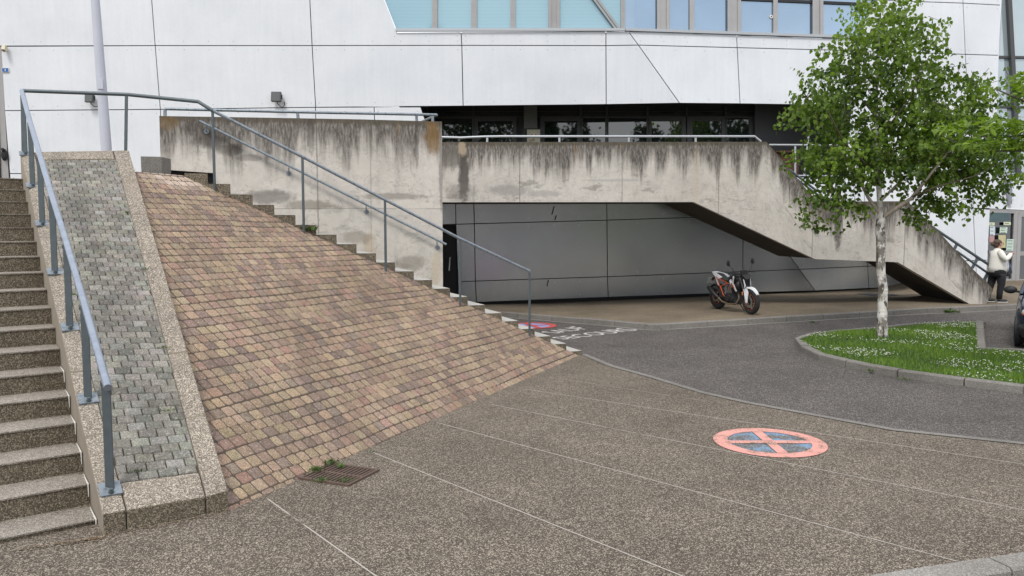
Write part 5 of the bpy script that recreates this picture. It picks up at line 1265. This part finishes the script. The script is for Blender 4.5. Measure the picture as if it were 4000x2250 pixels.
for hb_, base in ((10, V((.215, -.15, 1.25))), (14, V((.25, .13, 1.10)))):
    for k, (dx, dy, dz) in enumerate(((.05, -.014, .012), (.058, -.005, .004), (.055, .006, -.004), (.045, .014, -.012), (.016, .024, .022))):
        i0 = len(sk); q1 = base + V((dx * .55, dy * 1.6, dz * 1.4)); q2 = base + V((dx, dy * 1.8, dz * 1.2 - .016))
        sk += [(*q1, .009), (*q2, .008)]; ed += [(hb_, i0), (i0, i0 + 1)]
me = bpy.data.meshes.new('body'); me.from_pydata([p[:3] for p in sk], ed, []); bo = bpy.data.objects.new('body', me); COL.objects.link(bo); bo.parent = PR; me.materials.append(skin)
md = bo.modifiers.new('skin', 'SKIN')
for i_, p in enumerate(sk): me.skin_vertices[0].data[i_].radius = (p[3], p[3])
me.skin_vertices[0].data[0].use_root = True; md.use_smooth_shade = True
sb = bo.modifiers.new('sub', 'SUBSURF'); sb.levels = sb.render_levels = 1
m = MB(); m.ell((.065, 0, 1.485), (.022, .014, .018), 8, 6); m.ell((.045, 0, 1.435), (.02, .022, .006), 8, 4); m.ell((-.035, -.088, 1.49), (.018, .012, .028), 8, 5); m.build('face_features', skin, PR)
m = MB(); m.torus((.048, -.052, 1.505), (1, -.7, 0), .022, .0035, 14, 4); m.torus((.062, .03, 1.505), (1, .3, 0), .022, .0035, 14, 4); m.bar((.045, -.075, 1.51), (-.035, -.098, 1.51), .004, .004); m.build('glasses', simple('red_glasses', (.25, .05, .04), .4), PR)
m = MB(); m.ell((-.075, 0, 1.53), (.105, .100, .085), 14, 8); m.ell((-.105, 0, 1.47), (.075, .09, .08), 12, 8); m.ell((-.185, 0, 1.49), (.05, .05, .05), 10, 6); m.build('hair', hair, PR)
def oval(cx, cz, rx, ry, tilt=0, n=16, cy=0): return [V((cx + rx * math.cos(k * 2 * math.pi / n), cy + ry * math.sin(k * 2 * math.pi / n), cz + tilt * math.cos(k * 2 * math.pi / n))) for k in range(n)]
m = MB(); m.smooth = True; m.loft([oval(-.035, .77, .215, .18, .0), oval(-.03, .90, .22, .185), oval(-.03, 1.03, .20, .185), oval(-.05, 1.16, .165, .18), oval(-.07, 1.27, .135, .175), oval(-.065, 1.335, .085, .10, -.01), oval(-.055, 1.375, .07, .075, -.015)])
m.tube([(-.08, -.15, 1.30), (-.05, -.225, 1.20), (.01, -.27, 1.10), (.09, -.235, 1.16), (.175, -.175, 1.235)], [.075, .075, .07, .058, .045], 12); m.tube([(-.06, .15, 1.29), (.0, .25, 1.08), (.10, .21, 1.07), (.21, .16, 1.10)], [.075, .066, .055, .045], 12)
m.build('jacket', jk, PR)
m = MB(); m.smooth = True; m.loft([oval(.055, .80, .165, .115), oval(.07, .92, .165, .12), oval(.055, 1.05, .15, .11), oval(.02, 1.18, .12, .09), oval(-.01, 1.30, .085, .06)]); m.build('shirt', sh_, PR)
m = MB(); m.smooth = True; m.loft([oval(-.035, .66, .19, .185), oval(-.035, .80, .205, .19), oval(-.035, .86, .19, .18)])
m.loft([oval(-.02, .08, .065, .062, 0, 12, -.10), oval(-.01, .28, .075, .07, 0, 12, -.10), oval(.02, .46, .09, .08, 0, 12, -.10), oval(.01, .62, .11, .095, 0, 12, -.095), oval(-.01, .74, .14, .105, 0, 12, -.09)])
m.loft([oval(-.22, .08, .065, .06, 0, 12, .08), oval(-.18, .28, .075, .07, 0, 12, .085), oval(-.14, .46, .09, .08, 0, 12, .09), oval(-.10, .62, .11, .095, 0, 12, .09), oval(-.06, .74, .14, .105, 0, 12, .09)]); m.build('trousers', tr_, PR)
for (x, y) in ((.06, -.10), (-.145, .08)):
    m = MB(); m.ell((x, y, .045), (.135, .045, .042), 12, 6); o = m.build('shoe', so_, PR); m = MB(); m.box((x, y, .008), (.25, .078, .018)); o = m.build('sole', sole, PR); bevel(o, .01)
BG = thing('bag', (pf + V((.27, .1, .85)))[:], 'dark grey bag with blue cloth hanging from the hand of the standing person', 'bag', local=True)
m = MB(); m.smooth = True; m.loft([oval(.0, -.19, .07, .035), oval(.015, -.12, .085, .045), oval(.03, .02, .07, .045), oval(.01, .14, .04, .03), oval(-.01, .22, .012, .012)]); m.build('bag_body', simple('dark_bag_cloth', (.04, .043, .05), .8), BG)
m = MB(); m.smooth = True; m.loft([oval(.10, -.10, .03, .03), oval(.075, .04, .035, .035), oval(.03, .16, .02, .02)]); m.build('folded_cloth', simple('blue_grey_cloth', (.10, .13, .18), .8), BG)

# ------------------------------------------------------------------ parked car at the right edge
wp = gnd(3996, 1352, 0); cf = V((-.545, -.838, 0)); cp = V((.838, -.545, 0))
co_ = wp - cf * 1.22 + cp * .70; co_.z = gz(co_.x, co_.y)
CR = thing('parked_car', co_[:], 'dark blue car with black mirror, nose towards the lawn at the right edge', 'car', local=True, rz=math.atan2(cf.y, cf.x))
cpaint = NT('dark_blue_car_paint').col((.012, .022, .05)).p(Roughness=.25, Metallic=.3); cpaint.set(cpaint.b, 'Coat Weight', .6); cpaint = cpaint.m
cblk = simple('car_black_plastic', (.02, .021, .023), .55); cgl = M['glass']; ctyre = simple('car_tyre', (.02, .02, .02), .9); crim = simple('car_rim', (.35, .36, .37), .35, .6)
def csec(x, hw, z0, z1, zs, tw_=.86): return [V((x, -hw * .9, z0)), V((x, -hw, z0 + .15)), V((x, -hw, zs)), V((x, -hw * .95, z1 - .05)), V((x, -hw * tw_, z1)), V((x, 0, z1 + .03)), V((x, hw * tw_, z1)), V((x, hw * .95, z1 - .05)), V((x, hw, zs)), V((x, hw, z0 + .15)), V((x, hw * .9, z0))]
m = MB(); m.smooth = True; m.loft([csec(1.92, .50, .34, .62, .5), csec(1.86, .68, .25, .70, .55), csec(1.70, .78, .2, .76, .6), csec(1.2, .82, .2, .86, .66), csec(.75, .83, .2, .93, .7), csec(-.2, .84, .2, .95, .7), csec(-1.2, .83, .2, .98, .7), csec(-1.75, .80, .25, .98, .7), csec(-1.92, .70, .35, .90, .6)]); m.build('body', cpaint, CR)
def gsec(x, hw, z): return [V((x, -hw, z)), V((x, -hw * .6, z + .02)), V((x, hw * .6, z + .02)), V((x, hw, z))]
m = MB(); m.smooth = True; m.loft([[V((.85, -.76, .92)), V((.85, .76, .92)), V((-1.75, .76, .95)), V((-1.75, -.76, .95))], [V((.15, -.60, 1.40)), V((.15, .60, 1.40)), V((-1.35, .60, 1.42)), V((-1.35, -.60, 1.42))]]); m.build('windows', cgl, CR)
m = MB(); m.loft([[V((.20, -.62, 1.38)), V((.20, .62, 1.38)), V((-1.40, .62, 1.40)), V((-1.40, -.62, 1.40))], [V((.05, -.55, 1.45)), V((.05, .55, 1.45)), V((-1.25, .55, 1.46)), V((-1.25, -.55, 1.46))]])
for sy in (-1, 1):
    m.bar((.86, sy * .765, .92), (.15, sy * .61, 1.40), .05, .05); m.bar((-.35, sy * .775, .93), (-.42, sy * .61, 1.40), .06, .03)
o = m.build('roof', cpaint, CR)
m = MB(); m.loft([csec(1.96, .52, .24, .46, .36), csec(1.90, .70, .2, .50, .38), csec(1.72, .80, .2, .50, .4)]); m.build('bumper', cblk, CR)
for sy in (-1, 1):
    m = MB(); m.ell((1.76, sy * .60, .66), (.10, .15, .085), 12, 8); o = m.build('headlight', simple('headlamp_glass', (.5, .5, .48), .15), CR)
    m = MB(); m.ell((1.76, sy * .70, .64), (.07, .04, .035), 10, 6); m.build('indicator', mc['amber'], o)
    m = MB(); m.ell((.62, sy * .95, .99), (.06, .115, .075), 12, 8); m.bar((.60, sy * .80, .95), (.62, sy * .90, .97), .06, .04); m.build('wing_mirror', cblk, CR)
    for x in (1.22, -1.25):
        m = MB(); m.torus((x, sy * .765, .29), (0, 1, 0), .225, .07, 28, 8, 1.25); o = m.build('wheel', ctyre, CR); m = MB(); m.cyl((x, sy * .80, .29), (0, 1, 0), .17, .03, 20); m.build('rim', crim, o)
        m = MB(); m.cyl((x, sy * .80, .30), (0, 1, 0), .335, .075, 28, .30); m.build('wheel_arch', cblk, CR)
m = MB(); m.box((1.975, 0, .40), (.02, .5, .1)); m.build('number_plate', M['white'], CR)

m = MB(); m.poly([gnd(x, y, .134) for x, y in ((3340, 1147), (3425, 1143), (3520, 1152), (3440, 1158))]); m.build('floor_hatch', simple('blue_grey_steel', (.07, .08, .09), .5, .5), org=gnd(3430, 1150, .134), label='dark blue grey steel plate in the pavement behind the birch trunk', cat='hatch')
# ------------------------------------------------------------------ weeds and litter
def weed(x, y, label, n=26, s1=.05, dz=0., P=None, spread=.06, mat='weed'):
    P = P or gnd(x, y, dz); m = MB()
    for k in range(n):
        a = R.uniform(0, 6.28); d = V((math.cos(a), math.sin(a), R.uniform(.3, 1.6))); m.col = (R.random(), 0, 0)
        leaf(m, P + V((R.gauss(0, spread), R.gauss(0, spread), .005)), d, R.uniform(.5, 1.2) * s1, s1 * .28, (0, 0, 1))
    return m.build('weed', M[mat], org=P, label=label, cat='weed', group='weeds in the paving joints')
weed(1232, 1838, 'weed tuft growing at the left corner of the drain grate', 60, .05, .02, spread=.035)
weed(1288, 1812, 'leafy weed between drain grate and bricks', 50, .055, .02, spread=.04)
weed(1332, 1828, 'upright pale weed at the back edge of the drain grate', 16, .07, .02, spread=.015)
weed(1254, 1878, 'low weed growing through the middle of the drain grate', 55, .035, .02, spread=.035)
weed(1345, 1880, 'grey green moss clump at the near end of the drain grate', 70, .028, .02, spread=.05)
weed(1308, 1792, 'tiny sprig in the bricks above the drain grate', 16, .04, .02, spread=.02)
weed(1450, 1766, 'tiny weed where a pale joint meets the bricks', 18, .03, .01, spread=.02)
weed(3703, 1222, 'dandelion like weed at the far kerb', 40, .14, 0, spread=.06)
weed(3735, 1222, 'smaller weed beside the dandelion at the far kerb', 18, .10, 0, spread=.04)
weed(3182, 1262, 'flat weed at the far kerb left of the birch trunk', 24, .07, 0, spread=.09)
weed(3400, 1452, 'weed sprouting from a kerb joint of the island', 26, .06, .03, spread=.02)
weed(3530, 1484, 'weed at the foot of the island kerb', 24, .05, 0, spread=.07)
weed(2590, 1288, 'low moss strip at the pavement corner', 50, .035, 0, spread=.12)
q = onpl(1196, 902, L0, n_); weed(0, 0, 'fern like weed at the second post of the stair rail', 60, .12, P=q, spread=.06)
for (s_, t_), lb in (((2.0, .52), 'weed at the right edge of the ramp, half way up'), ((1.98, .30), 'weed at the right edge of the ramp, lower part'), ((1.98, .72), 'weed at the right edge of the ramp, upper part'), ((1.25, .055), 'little weed in the bottom row of ramp pavers'), ((1.03, .44), 'weed beside the left ramp kerb under the rail'), ((1.8, .16), 'moss in the ramp joints near the bottom')):
    weed(0, 0, lb, 26, .035, P=rp(s_, t_, -.005), spread=.03)
for i, (k, d) in enumerate(((1, .42), (6, .2), (8, .08))):
    p = qs[k + 0]; a = V((qs[k].x, qs[k].y, qs[k].z)) + (qs[k + 1] - qs[k]) * .9; a.z = qs[k].z + .005; tr_ = 1.2
    weed(0, 0, ['weed on the lowest left step against the next riser', 'weed in the corner of a left step, near the ramp kerb', 'weed at the ramp side end of a middle left step'][i], 24, .05, P=a + ud * (tr_ - d), spread=.04)
m = MB()
for k in range(420):
    t = R.random() ** .7; P = atz(10, 2158, 0).lerp(atz(405, 2100, 0), t) if k % 3 else KL0.lerp(KR0, R.random()); P = P - V((-.3, .5, 0)) * abs(R.gauss(0, .07)); P.z = .012
    m.col = R.choice([(.17, .09, .045), (.22, .17, .10), (.09, .07, .05), (.28, .24, .18), (.13, .10, .07)]); leaf(m, P, V((R.gauss(0, 1), R.gauss(0, 1), .12)), R.uniform(.008, .028), R.uniform(.006, .016))
for k in range(900):
    kk = R.randint(0, 12); p = qs[kk]; q_ = qs[kk + 1]; base = V((p.x, p.y, p.z)); adv = q_ - p; adv.z = 0; dd = adv.dot(vd); c_ = base + vd * (dd - abs(R.gauss(0, .03)) - .012); tr = tok(V((c_.x, c_.y, 0)))
    P = c_ + ud * (tr - .02 - (R.random() ** 2.6) * 2.2 ); P.z = p.z + .006
    m.col = R.choice([(.17, .09, .045), (.16, .12, .07), (.09, .07, .05), (.20, .16, .11), (.10, .075, .05)]); leaf(m, P, V((R.gauss(0, 1), R.gauss(0, 1), .15)), R.uniform(.006, .022), R.uniform(.005, .012))
m.build('leaf_litter', M['litter'], kind='stuff', label='dry brown litter along the foot and corners of the left steps', cat='litter')
